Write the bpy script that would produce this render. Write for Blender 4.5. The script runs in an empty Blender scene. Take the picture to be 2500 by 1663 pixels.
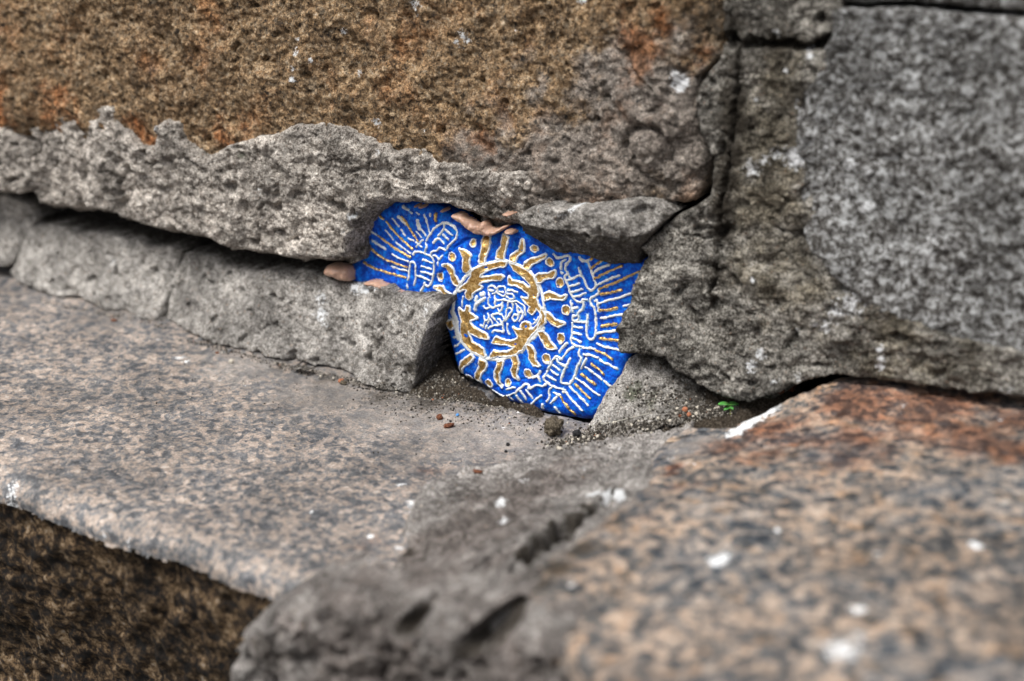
import bpy, math, random
import numpy as np
from mathutils import Vector
from mathutils.bvhtree import BVHTree

rnd = random.Random(7)
S = bpy.context.scene
COL = S.collection

# ------------------------------------------------------------------ camera, light, exposure
FPX = 2500 / 36 * 50                      # focal length in pixels of the photograph
pit, yaw = math.radians(20), math.radians(61.3)
FW = np.array([-math.cos(yaw) * math.cos(pit), math.sin(yaw) * math.cos(pit), -math.sin(pit)])
RT = np.cross(FW, [0, 0, 1.0]); RT /= np.linalg.norm(RT)
UP = np.cross(RT, FW)
CAM = np.array([0.34295948, -0.62642831, 0.29795527])
cd = bpy.data.cameras.new('camera'); cam = bpy.data.objects.new('camera', cd); COL.objects.link(cam)
cam.location = CAM
cam.rotation_euler = Vector(FW).to_track_quat('-Z', 'Y').to_euler()
cd.lens = 50; cd.sensor_width = 36; cd.clip_start = 0.02; cd.clip_end = 500
cd.dof.use_dof = True; cd.dof.focus_distance = 0.752; cd.dof.aperture_fstop = 4.3
S.camera = cam

SUN_EL, SUN_AZ = math.radians(58), math.radians(195)      # azimuth clockwise from +Y
w = bpy.data.worlds.new('World'); S.world = w; w.use_nodes = True
nt = w.node_tree; nt.nodes.clear()
sky = nt.nodes.new('ShaderNodeTexSky'); sky.sky_type = 'NISHITA'; sky.sun_disc = False
sky.sun_elevation = SUN_EL; sky.sun_rotation = SUN_AZ; sky.dust_density = 6; sky.air_density = 1.0
hs = nt.nodes.new('ShaderNodeHueSaturation'); hs.inputs['Saturation'].default_value = 0.35
bg = nt.nodes.new('ShaderNodeBackground'); bg.inputs['Strength'].default_value = 0.10
wo = nt.nodes.new('ShaderNodeOutputWorld')
nt.links.new(sky.outputs[0], hs.inputs['Color']); nt.links.new(hs.outputs[0], bg.inputs[0]); nt.links.new(bg.outputs[0], wo.inputs[0])
sl = bpy.data.lights.new('sun', 'SUN'); sl.energy = 2.6; sl.angle = math.radians(20); sl.color = (1, 0.97, 0.92)
so = bpy.data.objects.new('sun', sl); COL.objects.link(so)
sd_ = Vector((math.sin(SUN_AZ) * math.cos(SUN_EL), math.cos(SUN_AZ) * math.cos(SUN_EL), math.sin(SUN_EL)))
so.rotation_euler = sd_.to_track_quat('Z', 'Y').to_euler(); so.location = (0, -1, 3)
S.view_settings.view_transform = 'Standard'; S.view_settings.look = 'None'
S.view_settings.gamma = 1; S.view_settings.use_curve_mapping = False
S.view_settings.exposure = 0.38

# ------------------------------------------------------------------ pixel -> place
def ray(x, y): return FW + RT * (x - 1250) / FPX - UP * (y - 831.5) / FPX
def W(x, y, Y=0.0):                        # point of the picture on the upright plane at depth Y
    d = ray(x, y); t = (Y - CAM[1]) / d[1]; return CAM + t * d
def G(x, y, z=0.0):                        # point of the picture on the level plane at height z
    d = ray(x, y); t = (z - CAM[2]) / d[2]; return CAM + t * d

# ------------------------------------------------------------------ noise
def _h(ix, iy, iz, s):
    n = (ix * 374761393 + iy * 668265263 + iz * 2147483647 + s * 974634777) & 0xFFFFFFFF
    n = ((n ^ (n >> 13)) * 1274126177) & 0xFFFFFFFF
    n = ((n ^ (n >> 16)) * 2246822519) & 0xFFFFFFFF
    return n ^ (n >> 15)
def noise3(P, s=0):
    i = np.floor(P).astype(np.int64); f = P - i
    u = f * f * f * (f * (f * 6 - 15) + 10)
    r = 0
    for a in (0, 1):
        for b in (0, 1):
            for c in (0, 1):
                h = _h(i[:, 0] + a, i[:, 1] + b, i[:, 2] + c, s)
                g = (((h & 1023) / 511.5 - 1) * (f[:, 0] - a) + (((h >> 10) & 1023) / 511.5 - 1) * (f[:, 1] - b)
                     + (((h >> 20) & 1023) / 511.5 - 1) * (f[:, 2] - c))
                wt = (u[:, 0] if a else 1 - u[:, 0]) * (u[:, 1] if b else 1 - u[:, 1]) * (u[:, 2] if c else 1 - u[:, 2])
                r = r + g * wt
    return r
def fbm(P, freq, octs=4, gain=0.5, s=0, ridge=False):
    r = 0; a = 1.0
    for k in range(octs):
        n = noise3(P * freq, s + k * 17)
        r = r + a * ((0.35 - np.abs(n)) if ridge else n)
        freq = freq * 2.03; a *= gain
    return r
def fb2(u, v, freq, octs=4, gain=0.5, s=0, ridge=False):
    return fbm(np.stack([u, v, np.full_like(u, 3.7)], 1), freq, octs, gain, s, ridge)

# ------------------------------------------------------------------ 2D distance fields
def seg_dist(u, v, a, b):
    ax, ay = a; bx, by = b; dx, dy = bx - ax, by - ay
    t = np.clip(((u - ax) * dx + (v - ay) * dy) / (dx * dx + dy * dy + 1e-18), 0, 1)
    return np.hypot(u - ax - t * dx, v - ay - t * dy), t
def poly_sd(u, v, P):
    d = np.full(u.shape, 1e9); ins = np.zeros(u.shape, bool); n = len(P)
    for i in range(n):
        a, b = P[i], P[(i + 1) % n]
        d = np.minimum(d, seg_dist(u, v, a, b)[0])
        if a[1] != b[1]:
            c = (a[1] > v) != (b[1] > v)
            ins ^= c & (u < (b[0] - a[0]) * (v - a[1]) / (b[1] - a[1]) + a[0])
    return np.where(ins, d, -d)
def line_d(u, v, P):
    d = np.full(u.shape, 1e9)
    for i in range(len(P) - 1):
        d = np.minimum(d, seg_dist(u, v, P[i], P[i + 1])[0])
    return d
def smooth(P, n=2, closed=False):          # Chaikin corner cutting
    P = [tuple(p) for p in P]
    for _ in range(n):
        Q = []
        m = len(P) if closed else len(P) - 1
        if not closed: Q.append(P[0])
        for i in range(m):
            a, b = P[i], P[(i + 1) % len(P)]
            Q.append((a[0] * .75 + b[0] * .25, a[1] * .75 + b[1] * .25))
            Q.append((a[0] * .25 + b[0] * .75, a[1] * .25 + b[1] * .75))
        if not closed: Q.append(P[-1])
        P = Q
    return P
def sstep(a, b, x):
    t = np.clip((x - a) / (b - a), 0, 1); return t * t * (3 - 2 * t)

class RBF:                                 # smooth interpolation through scattered heights
    def __init__(s, pts):
        s.p = np.array([q[:2] for q in pts], float); z = np.array([q[2] for q in pts], float)
        n = len(pts); D = np.hypot(*(s.p[:, None] - s.p[None]).transpose(2, 0, 1))
        A = np.zeros((n + 3, n + 3)); A[:n, :n] = np.sqrt(D ** 2 + 1e-5) + np.eye(n) * -1e-3; A[:n, n] = 1; A[:n, n + 1:] = s.p
        A[n, :n] = 1; A[n + 1:, :n] = s.p.T
        s.c = np.linalg.solve(A, np.r_[z, 0, 0, 0]); s.n = n
        s.lo, s.hi = z.min(), z.max()
    def __call__(s, u, v):
        r = s.c[s.n] + s.c[s.n + 1] * u + s.c[s.n + 2] * v
        for i in range(s.n): r = r + s.c[i] * np.sqrt((u - s.p[i, 0]) ** 2 + (v - s.p[i, 1]) ** 2 + 1e-5)
        return np.clip(r, s.lo - .002, s.hi + .002)

# ------------------------------------------------------------------ things, parts, meshes
TRIS = [0]
def make(name, V, F, mats, parent=None, attr=None, shade=True, mi=None, label=None):
    me = bpy.data.meshes.new(name)
    V = np.asarray(V, np.float32); F = np.asarray(F, np.int32)
    k = F.shape[1]
    me.vertices.add(len(V)); me.vertices.foreach_set('co', V.ravel())
    me.loops.add(F.size); me.loops.foreach_set('vertex_index', F.ravel())
    me.polygons.add(len(F)); me.polygons.foreach_set('loop_start', np.arange(0, F.size, k, dtype=np.int32))
    me.polygons.foreach_set('loop_total', np.full(len(F), k, np.int32))
    me.update(calc_edges=True)
    if shade: me.polygons.foreach_set('use_smooth', np.ones(len(F), bool))
    for m in (mats if isinstance(mats, list) else [mats]): me.materials.append(m)
    if mi is not None: me.polygons.foreach_set('material_index', np.asarray(mi, np.int32))
    if attr is not None:
        ca = me.color_attributes.new('mask', 'FLOAT_COLOR', 'POINT'); ca.data.foreach_set('color', np.asarray(attr, np.float32).ravel())
    me.validate()
    o = bpy.data.objects.new(name, me); COL.objects.link(o)
    if parent is not None:
        o.parent = parent; o.matrix_parent_inverse = parent.matrix_basis.inverted()
    if label: o['label'] = label
    TRIS[0] += len(F) * (k - 2)
    return o
def thing(name, label, cat, loc):
    o = bpy.data.objects.new(name, None); COL.objects.link(o); o.location = loc
    o.empty_display_size = .02
    o['label'] = label; o['category'] = cat
    return o
def tag(o, label, cat, group=None):
    o['label'] = label; o['category'] = cat
    if group: o['group'] = group
    return o

BV, BF = [], []                            # collision soup for resting small things on surfaces
def axis(lo, hi, dlo, dhi, h, H=0.014):
    a = []
    x = dlo
    st = h
    while x > lo: x -= st; a.append(x); st = min(H, st * 1.35)
    a = a[::-1]
    a += list(np.arange(dlo, dhi, h))
    x = a[-1]; st = h
    while x < hi: x += st; a.append(x); st = min(H, st * 1.35)
    return np.array(a)

def sheet(P, ax, out, h, dense, edge=.004, side=.02, warp=(.0015, 60), jit=.0008, rough=None, closed_smooth=0,
          sdf=None, bounds=None, H=.014, soup=True, fine=None):
    """a thick plate seen from its face: P outline (u,v); out(u,v,sd)->height outwards.
    ax 'w': u=x v=z outwards=-y ; ax 'g': u=x v=y outwards=z.  Returns V,F,u,v,sd"""
    if P is not None:
        P = [tuple(p[:2]) for p in P]
        if closed_smooth: P = smooth(P, closed_smooth, True)
        A = np.array(P); b = (A[:, 0].min(), A[:, 0].max(), A[:, 1].min(), A[:, 1].max())
        base_sd = lambda u, v: poly_sd(u, v, P)
    else:
        b = bounds; base_sd = sdf
    if warp[0] > 0:
        def S_(u, v):
            n1 = fb2(u, v, warp[1], 4, .55, 5); n2 = fb2(u + 7.1, v, warp[1], 4, .55, 9)
            return base_sd(u + n1 * warp[0] * 2.2, v + n2 * warp[0] * 2.2)
    else: S_ = base_sd
    m = 3 * h + warp[0] * 2
    dl = (max(b[0] - m, dense[0]), min(b[1] + m, dense[1]), max(b[2] - m, dense[2]), min(b[3] + m, dense[3]))
    xs = axis(b[0] - m, b[1] + m, dl[0], dl[1], h, H); ys = axis(b[2] - m, b[3] + m, dl[2], dl[3], h, H)
    hx = np.gradient(xs); hy = np.gradient(ys)
    U, Vv = np.meshgrid(xs, ys, indexing='ij'); HH = np.maximum(hx[:, None], hy[None, :]).ravel()
    u, v = U.ravel(), Vv.ravel()
    sd = S_(u, v); keep = sd > -2.6 * HH
    o_ = np.where(keep & (sd < 0))[0]
    e = 2e-4
    gu = (S_(u[o_] + e, v[o_]) - sd[o_]) / e; gv = (S_(u[o_], v[o_] + e) - sd[o_]) / e
    gl = np.hypot(gu, gv) + 1e-9; gl2 = np.maximum(gl, .5)
    t = np.clip(-sd[o_] / (2.2 * HH[o_]), 0, 1)
    u2, v2 = u.copy(), v.copy()
    u2[o_] += gu / gl / gl2 * -sd[o_] ; v2[o_] += gv / gl / gl2 * -sd[o_]
    sdc = np.maximum(sd, 0)
    w_ = out(u2, v2, sdc)
    if edge > 0:
        q = np.clip(1 - sdc / edge, 0, 1); w_ = w_ - edge * (1 - np.sqrt(np.maximum(1 - q * q, 0)))
    w_[o_] -= side * t
    P3 = np.stack([u2, -w_, v2] if ax == 'w' else [u2, v2, w_], 1)
    if jit > 0:
        for k in range(3): P3[:, k] += fbm(P3, 140, 3, .6, 40 + k) * jit
    if fine:
        k = 1 if ax == 'w' else 2
        P3[:, k] += fbm(P3, min(fine[1], .32 / h), 2, .7, 71) * fine[0] * (-1 if ax == 'w' else 1)
    nx, ny = len(xs), len(ys)
    idx = np.arange(nx * ny).reshape(nx, ny)
    Q = np.stack([idx[:-1, :-1], idx[1:, :-1], idx[1:, 1:], idx[:-1, 1:]], -1).reshape(-1, 4)
    Q = Q[keep[Q].all(1)]
    used = np.zeros(nx * ny, bool); used[Q] = True
    re = np.cumsum(used) - 1
    Q = re[Q]
    V = P3[used]
    if soup: BV.append((V, Q))
    return V, Q, u2[used], v2[used], sd[used]

def blob(u, v, spots, ax, plane):
    """spots in picture coordinates (px,py,r_px,weight) on the surface -> smooth field, >0.5 inside"""
    r = np.zeros(u.shape)
    for (px, py, rp, wt) in spots:
        c = W(px, py, plane) if ax == 'w' else G(px, py, plane)
        a = (c[0], c[2]) if ax == 'w' else (c[0], c[1])
        d = np.hypot(u - a[0], v - a[1]) / (rp * .00022)
        r = np.maximum(r, wt * np.clip(1.5 - d, 0, 1.5) / 1.5)
    return r
def wpts(L, Y=0.0): return [(lambda q: (q[0], q[2]))(W(p[0], p[1], p[2] if len(p) > 2 else Y)) for p in L]
def gpts(L, z=0.0): return [(lambda q: (q[0], q[1]))(G(p[0], p[1], p[2] if len(p) > 2 else z)) for p in L]
def wctl(L): return RBF([(lambda q: (q[0], q[2], -p[2]))(W(*p)) for p in L])
def gctl(L): return RBF([(lambda q: (q[0], q[1], p[2]))(G(*p)) for p in L])
def grooves(u, v, G_, ax):
    r = np.zeros(u.shape)
    for (L, wpx, dep) in G_:
        P = smooth(wpts(L) if ax == 'w' else gpts(L, .02), 2)
        wd = wpx * .00022 * (1 + .8 * fb2(u, v, 90, 2, .5, 33))
        d = line_d(u + .0035 * fb2(u, v, 90, 4, .65, 35), v + .0035 * fb2(u, v, 110, 3, .6, 37), P)
        r = np.maximum(r, dep * np.clip(1 - d / wd, 0, 1) ** .7)
    return r

# ------------------------------------------------------------------ materials
class NB:
    def __init__(s, name):
        s.m = bpy.data.materials.new(name); s.m.use_nodes = True; s.t = s.m.node_tree; s.t.nodes.clear()
        s.out = s.n('ShaderNodeOutputMaterial'); s.b = s.n('ShaderNodeBsdfPrincipled'); s.l(s.b.outputs[0], s.out.inputs[0])
        s.co = s.n('ShaderNodeTexCoord').outputs['Object']
    def n(s, t, **k):
        o = s.t.nodes.new(t)
        for a, b in k.items(): setattr(o, a, b)
        return o
    def l(s, a, b): s.t.links.new(a, b)
    def inp(s, sock, v):
        if hasattr(v, 'links'): s.l(v, sock)
        else: sock.default_value = v
    def math(s, op, a, b=0.0, c=None, clamp=False):
        o = s.n('ShaderNodeMath', operation=op, use_clamp=clamp); s.inp(o.inputs[0], a); s.inp(o.inputs[1], b)
        if c is not None: s.inp(o.inputs[2], c)
        return o.outputs[0]
    def noise(s, sc, det=4, rough=.55, co=None, dist=0, col=False):
        o = s.n('ShaderNodeTexNoise'); o.inputs['Scale'].default_value = sc; o.inputs['Detail'].default_value = det
        o.inputs['Roughness'].default_value = rough; o.inputs['Distortion'].default_value = dist
        s.l(co or s.co, o.inputs['Vector']); return o.outputs[1 if col else 0]
    def vor(s, sc, co=None, feature='F1', rnd_=1.0):
        o = s.n('ShaderNodeTexVoronoi', feature=feature); o.inputs['Scale'].default_value = sc; o.inputs['Randomness'].default_value = rnd_
        s.l(co or s.co, o.inputs['Vector']); return o
    def ramp(s, f, stops, interp='LINEAR'):
        o = s.n('ShaderNodeValToRGB'); r = o.color_ramp; r.interpolation = interp
        while len(r.elements) > 1: r.elements.remove(r.elements[-1])
        r.elements[0].position = stops[0][0]; r.elements[0].color = (*stops[0][1], 1)
        for p, c in stops[1:]:
            e = r.elements.new(p); e.color = (*c, 1)
        s.l(f, o.inputs[0]); return o.outputs[0]
    def step(s, f, a, b):
        o = s.n('ShaderNodeMapRange', clamp=True, interpolation_type='SMOOTHSTEP'); s.l(f, o.inputs[0])
        o.inputs[1].default_value = a; o.inputs[2].default_value = b; o.inputs[3].default_value = 0; o.inputs[4].default_value = 1
        return o.outputs[0]
    def mix(s, f, a, b, mode='MIX'):
        o = s.n('ShaderNodeMix', data_type='RGBA', blend_type=mode, clamp_factor=True)
        s.inp(o.inputs[0], f); s.inp(o.inputs[6], a if hasattr(a, 'links') else (*a, 1)); s.inp(o.inputs[7], b if hasattr(b, 'links') else (*b, 1))
        return o.outputs[2]
    def warp(s, sc, amt, det=2):
        nz = s.noise(sc, det, .6, col=True)
        o = s.n('ShaderNodeVectorMath', operation='SUBTRACT'); s.l(nz, o.inputs[0]); o.inputs[1].default_value = (.5, .5, .5)
        o2 = s.n('ShaderNodeVectorMath', operation='MULTIPLY_ADD'); s.l(o.outputs[0], o2.inputs[0]); o2.inputs[1].default_value = (amt,) * 3
        s.l(s.co, o2.inputs[2]); return o2.outputs[0]
    def mask(s):
        a = s.n('ShaderNodeAttribute', attribute_name='mask'); p = s.n('ShaderNodeSeparateColor'); s.l(a.outputs['Color'], p.inputs[0])
        return p.outputs[0], p.outputs[1], p.outputs[2], a.outputs['Alpha']
    def gray(s, f, lo, hi):
        o = s.n('ShaderNodeMapRange', clamp=False); s.l(f, o.inputs[0]); o.inputs[1].default_value = .39; o.inputs[2].default_value = .61; o.clamp = True
        o.inputs[3].default_value = lo; o.inputs[4].default_value = hi
        c = s.n('ShaderNodeCombineColor'); [s.l(o.outputs[0], c.inputs[i]) for i in range(3)]; return c.outputs[0]
    def fin(s, col, rough=.85, bump=None, strength=.5, dist=.001, metal=0, spec=.35):
        s.inp(s.b.inputs['Base Color'], col); s.inp(s.b.inputs['Roughness'], rough); s.inp(s.b.inputs['Metallic'], metal)
        s.b.inputs['Specular IOR Level'].default_value = spec
        if bump is not None:
            o = s.n('ShaderNodeBump'); o.inputs['Strength'].default_value = strength; o.inputs['Distance'].default_value = dist
            s.l(bump, o.inputs['Height']); s.l(o.outputs[0], s.b.inputs['Normal'])
        return s.m

def white_dirt_shade(n, c, moss=True):
    """common overlay: R white droppings, G grime and painted underside shade, A moss/rust handled by callers"""
    r, g, b, a = n.mask()
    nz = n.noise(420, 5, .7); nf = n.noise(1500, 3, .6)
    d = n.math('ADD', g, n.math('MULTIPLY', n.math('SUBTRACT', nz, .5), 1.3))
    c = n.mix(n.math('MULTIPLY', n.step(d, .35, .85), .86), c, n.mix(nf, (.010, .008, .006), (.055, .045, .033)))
    wv = n.math('ADD', r, n.math('MULTIPLY', n.math('SUBTRACT', n.noise(520, 6, .8), .5), 3.0))
    wv = n.math('MULTIPLY', n.step(wv, .36, .50), n.step(r, .03, .12))
    c = n.mix(wv, c, n.mix(nf, (.62, .65, .68), (.93, .94, .95)))
    return c

def mat_brown():
    n = NB('brown_granite')
    co = n.warp(330, .0035, 3)
    v = n.vor(430, co); sp = n.n('ShaderNodeSeparateColor'); n.l(v.outputs['Color'], sp.inputs[0])
    c = n.ramp(sp.outputs[0], [(0, (.018, .016, .015)), (.13, (.035, .028, .022)), (.2, (.11, .072, .04)), (.42, (.23, .14, .07)),
                               (.6, (.33, .205, .105)), (.8, (.42, .29, .17)), (.93, (.5, .40, .28))])
    kn = n.math('MULTIPLY', n.math('ADD', n.noise(620, 6, .82), n.noise(260, 6, .75)), .5)
    c = n.mix(.62, c, n.ramp(kn, [(.42, (.012, .011, .010)), (.455, (.055, .037, .023)), (.48, (.19, .12, .062)), (.515, (.40, .26, .135)), (.555, (.58, .43, .27)), (.61, (.66, .57, .45))]))
    g = n.ramp(n.math('ADD', n.math('MULTIPLY', sp.outputs[0], .35), n.math('SUBTRACT', n.math('MULTIPLY', kn, 3.0), 1.15)), [(0, (.02, .02, .022)), (.14, (.05, .05, .05)), (.25, (.17, .15, .13)), (.5, (.30, .265, .235)), (.85, (.48, .44, .40))])
    r, gg, b, a = n.mask()
    zb = n.math('ADD', b, n.math('MULTIPLY', n.math('SUBTRACT', n.noise(45, 5, .65), .5), 1.6))
    zone = n.math('MULTIPLY', n.step(zb, .24, .62), .92)
    c = n.mix(zone, c, g)
    rust = n.step(n.noise(22, 5, .7), .5, .72)
    c = n.mix(n.math('MULTIPLY', rust, .55), c, n.mix(1.0, c, (1.35, .78, .42), 'MULTIPLY'))
    ra = n.step(n.math('ADD', a, n.math('MULTIPLY', n.math('SUBTRACT', n.noise(80, 4, .6), .5), 1.2)), .45, .8)
    c = n.mix(n.math('MULTIPLY', ra, .75), c, n.mix(1.0, c, (1.15, .62, .33), 'MULTIPLY'))
    dk = n.step(n.noise(16, 6, .72), .46, .7)
    c = n.mix(n.math('MULTIPLY', dk, .5), c, n.mix(1.0, c, (.42, .38, .36), 'MULTIPLY'))
    v2 = n.vor(700, n.warp(500, .002))
    c = n.mix(n.math('MULTIPLY', n.math('SUBTRACT', 1.0, n.step(v2.outputs['Distance'], .16, .3)), n.step(n.noise(60, 3), .45, .6)), c, (.016, .015, .015))
    c = n.mix(1.0, c, n.gray(n.noise(1300, 4, .7), .55, 1.4), 'MULTIPLY')
    c = n.mix(1.0, c, n.gray(n.noise(120, 5, .7), .58, 1.22), 'MULTIPLY')
    c = white_dirt_shade(n, c)
    bp = n.math('ADD', n.noise(700, 6, .72), n.math('MULTIPLY', v.outputs['Distance'], .5))
    return n.fin(c, .82, bp, 1.0, .0022, spec=.3)

def mat_mortar(name, lo, mid, hi, bscale=1.0, streak=False, btint=(.62, .56, .42)):
    n = NB(name)
    a1 = n.math('MULTIPLY', n.math('ADD', n.math('ADD', n.noise(620, 6, .8), n.noise(190, 7, .8)), n.noise(1100, 3, .7)), .3333); a2 = n.noise(28, 6, .7); a3 = n.noise(1500, 3, .7)
    c = n.ramp(a1, [(.425, lo), (.485, mid), (.545, hi)])
    c = n.mix(1.0, c, n.gray(a2, .60, 1.28), 'MULTIPLY')
    c = n.mix(1.0, c, n.gray(a3, .60, 1.36), 'MULTIPLY')
    c = n.mix(1.0, c, n.gray(n.noise(130, 6, .75), .66, 1.26), 'MULTIPLY')
    if streak:
        mp = n.n('ShaderNodeMapping'); mp.inputs['Scale'].default_value = (1, 1, 6); n.l(n.co, mp.inputs[0])
        c = n.mix(1.0, c, n.gray(n.noise(70, 6, .75, co=mp.outputs[0]), .7, 1.25), 'MULTIPLY')
    v = n.vor(620, n.warp(400, .003)); sp = n.n('ShaderNodeSeparateColor'); n.l(v.outputs['Color'], sp.inputs[0])
    c = n.mix(n.math('MULTIPLY', n.step(sp.outputs[0], .88, .92), n.math('SUBTRACT', 1.0, n.step(v.outputs['Distance'], .25, .4))), c, n.ramp(sp.outputs[1], [(0, (.05, .04, .035)), (.5, (.30, .22, .17)), (1, (.55, .5, .44))]))
    pit = n.math('MULTIPLY', n.math('SUBTRACT', 1.0, n.step(n.vor(260, n.warp(300, .003)).outputs['Distance'], .1, .22)), n.step(n.noise(50, 3), .42, .6))
    c = n.mix(n.math('MULTIPLY', pit, .8), c, (.03, .026, .022))
    r, g, b, al = n.mask()
    mo = n.step(n.math('ADD', al, n.math('MULTIPLY', n.math('SUBTRACT', n.noise(160, 5, .7), .5), 1.3)), .45, .85)
    c = n.mix(n.math('MULTIPLY', mo, .7), c, n.mix(a1, (.012, .022, .006), (.05, .075, .02)))
    br = n.step(n.math('ADD', b, n.math('MULTIPLY', n.math('SUBTRACT', n.noise(60, 5, .7), .5), 1.2)), .35, .8)
    c = n.mix(n.math('MULTIPLY', br, .85), c, n.mix(1.0, c, btint, 'MULTIPLY'))
    c = white_dirt_shade(n, c)
    bp = n.math('SUBTRACT', n.noise(800, 7, .75), n.math('MULTIPLY', pit, .6))
    return n.fin(c, .9, bp, 1.0 * bscale, .0024, spec=.2)

def mat_slab(name, rusty=False, gs=1.0):
    n = NB(name)
    mp = n.n('ShaderNodeMapping'); mp.inputs['Scale'].default_value = (1, 1, 1); n.l(n.co, mp.inputs[0])
    co = n.warp(150, .006, 2)
    v = n.vor(165 * gs, co); sp = n.n('ShaderNodeSeparateColor'); n.l(v.outputs['Color'], sp.inputs[0])
    k = n.math('ADD', n.math('MULTIPLY', sp.outputs[0], .38), n.math('SUBTRACT', n.math('MULTIPLY', n.math('ADD', n.noise(135 * gs, 3, .6), n.noise(330 * gs, 6, .75)), 1.25), .93))
    c = n.ramp(k, [(.14, (.028, .033, .040)), (.34, (.07, .078, .09)), (.47, (.16, .16, .16)), (.58, (.28, .235, .20)), (.74, (.40, .315, .255)), (.92, (.50, .45, .40))])
    r, g, b, a = n.mask()
    rb = n.step(n.math('ADD', a, n.math('MULTIPLY', n.math('SUBTRACT', n.noise(45, 5, .7), .5), 1.4)), .35, .85)
    c = n.mix(n.math('MULTIPLY', rb, .8), c, n.mix(1.0, n.mix(.25, c, (.16, .10, .07)), (.78, .40, .25), 'MULTIPLY'))
    if rusty:
        yb = n.step(n.noise(85, 4, .6), .55, .65)
        c = n.mix(n.math('MULTIPLY', yb, .45), c, n.mix(1.0, c, (1.15, .78, .42), 'MULTIPLY'))
    if not rusty: c = n.mix(.16, n.mix(1.0, c, (1.02, 1.02, 1.03), 'MULTIPLY'), (.27, .255, .25))
    else: c = n.mix(n.step(n.noise(24, 4, .6), .46, .6), n.mix(1.0, c, (.92, .86, .80), 'MULTIPLY'), n.mix(1.0, c, (.78, .82, .86), 'MULTIPLY'))
    # sandy dust
    du = n.step(n.math('ADD', b, n.math('MULTIPLY', n.math('SUBTRACT', n.noise(90, 6, .75), .5), 1.2)), .25, .8)
    c = n.mix(n.math('MULTIPLY', du, .7), c, n.mix(n.noise(1300, 3, .7), (.12, .108, .10), (.40, .37, .345)))
    c = n.mix(1.0, c, n.gray(n.noise(900, 5, .75), .68, 1.3), 'MULTIPLY')
    c = n.mix(1.0, c, n.gray(n.noise(14, 5, .7), .72, 1.18), 'MULTIPLY')
    c = n.mix(n.math('MULTIPLY', n.step(n.noise(38, 4, .6), .5, .62), .4), c, n.mix(1.0, c, (.5, .56, .64), 'MULTIPLY'))
    c = white_dirt_shade(n, c)
    return n.fin(c, .62, n.noise(600, 6, .7), .45, .0008, spec=.4)

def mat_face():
    n = NB('shaded_brown_granite')  # brown kept dark to stand in for shade on the front face
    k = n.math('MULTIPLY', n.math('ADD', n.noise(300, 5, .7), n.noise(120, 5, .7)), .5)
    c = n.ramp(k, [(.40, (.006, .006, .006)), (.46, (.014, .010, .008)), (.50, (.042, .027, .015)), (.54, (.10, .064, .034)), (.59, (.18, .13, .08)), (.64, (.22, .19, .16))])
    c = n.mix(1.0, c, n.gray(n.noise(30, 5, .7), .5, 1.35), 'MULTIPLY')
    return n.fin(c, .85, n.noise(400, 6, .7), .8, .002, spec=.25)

def mat_grey():
    n = NB('grey_granite')
    co = n.warp(260, .006, 3)
    v = n.vor(330, co); sp = n.n('ShaderNodeSeparateColor'); n.l(v.outputs['Color'], sp.inputs[0])
    k = n.math('ADD', n.math('MULTIPLY', sp.outputs[0], .25), n.math('SUBTRACT', n.math('MULTIPLY', n.math('ADD', n.noise(650, 6, .8), n.noise(300, 6, .7)), 1.6), 1.08))
    c = n.ramp(k, [(.27, (.016, .014, .013)), (.45, (.045, .040, .036)), (.57, (.11, .106, .100)), (.70, (.25, .25, .247)), (.90, (.50, .515, .525))])
    c = n.mix(1.0, c, n.gray(n.noise(22, 6, .7), .68, 1.25), 'MULTIPLY')
    r, g, b, a = n.mask()
    br = n.step(n.math('ADD', b, n.math('MULTIPLY', n.math('SUBTRACT', n.noise(50, 5, .7), .5), 1.2)), .3, .8)
    c = n.mix(n.math('MULTIPLY', br, .8), c, n.mix(1.0, c, (.62, .55, .40), 'MULTIPLY'))
    c = white_dirt_shade(n, c)
    return n.fin(c, .85, n.noise(500, 7, .75), 1, .0024, spec=.25)

def mat_blue():
    n = NB('blue_acrylic')
    f = n.noise(260, 6, .75); f2 = n.noise(1400, 3, .7)
    c = n.ramp(f, [(.38, (.0002, .030, .30)), (.48, (.0003, .078, .58)), (.56, (.001, .145, .76)), (.66, (.006, .30, .90))])
    r, g, b, a = n.mask()
    dr = n.step(n.math('ADD', r, n.math('MULTIPLY', n.math('SUBTRACT', f2, .5), 2.2)), .55, .85)
    c = n.mix(n.math('MULTIPLY', dr, .8), c, n.mix(f, (.05, .45, .75), (.70, .85, .9)))
    wn = n.step(n.math('ADD', g, n.math('MULTIPLY', n.math('SUBTRACT', n.noise(600, 4, .7), .5), 1.4)), .55, .7)
    c = n.mix(wn, c, (.78, .82, .84))
    c = n.mix(1.0, c, n.gray(n.noise(60, 4, .6), .85, 1.15), 'MULTIPLY')
    return n.fin(c, .5, n.noise(650, 6, .7), .8, .0010, spec=.22)
def mat_white():
    n = NB('white_acrylic')
    f = n.noise(1500, 5, .75)
    c = n.ramp(f, [(.34, (.25, .36, .42)), (.43, (.66, .70, .72)), (.52, (.82, .83, .82)), (.7, (.88, .88, .87))])
    return n.fin(c, .5, n.noise(1100, 4, .7), .45, .0005, spec=.4)
def mat_gold():
    n = NB('gold_paint')
    f = n.noise(700, 5, .7)
    c = n.ramp(f, [(.38, (.46, .25, .07)), (.5, (.76, .48, .17)), (.62, (.95, .70, .34))])
    return n.fin(c, .30, n.noise(420, 4, .6), .8, .0011, metal=.9, spec=.5)
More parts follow.
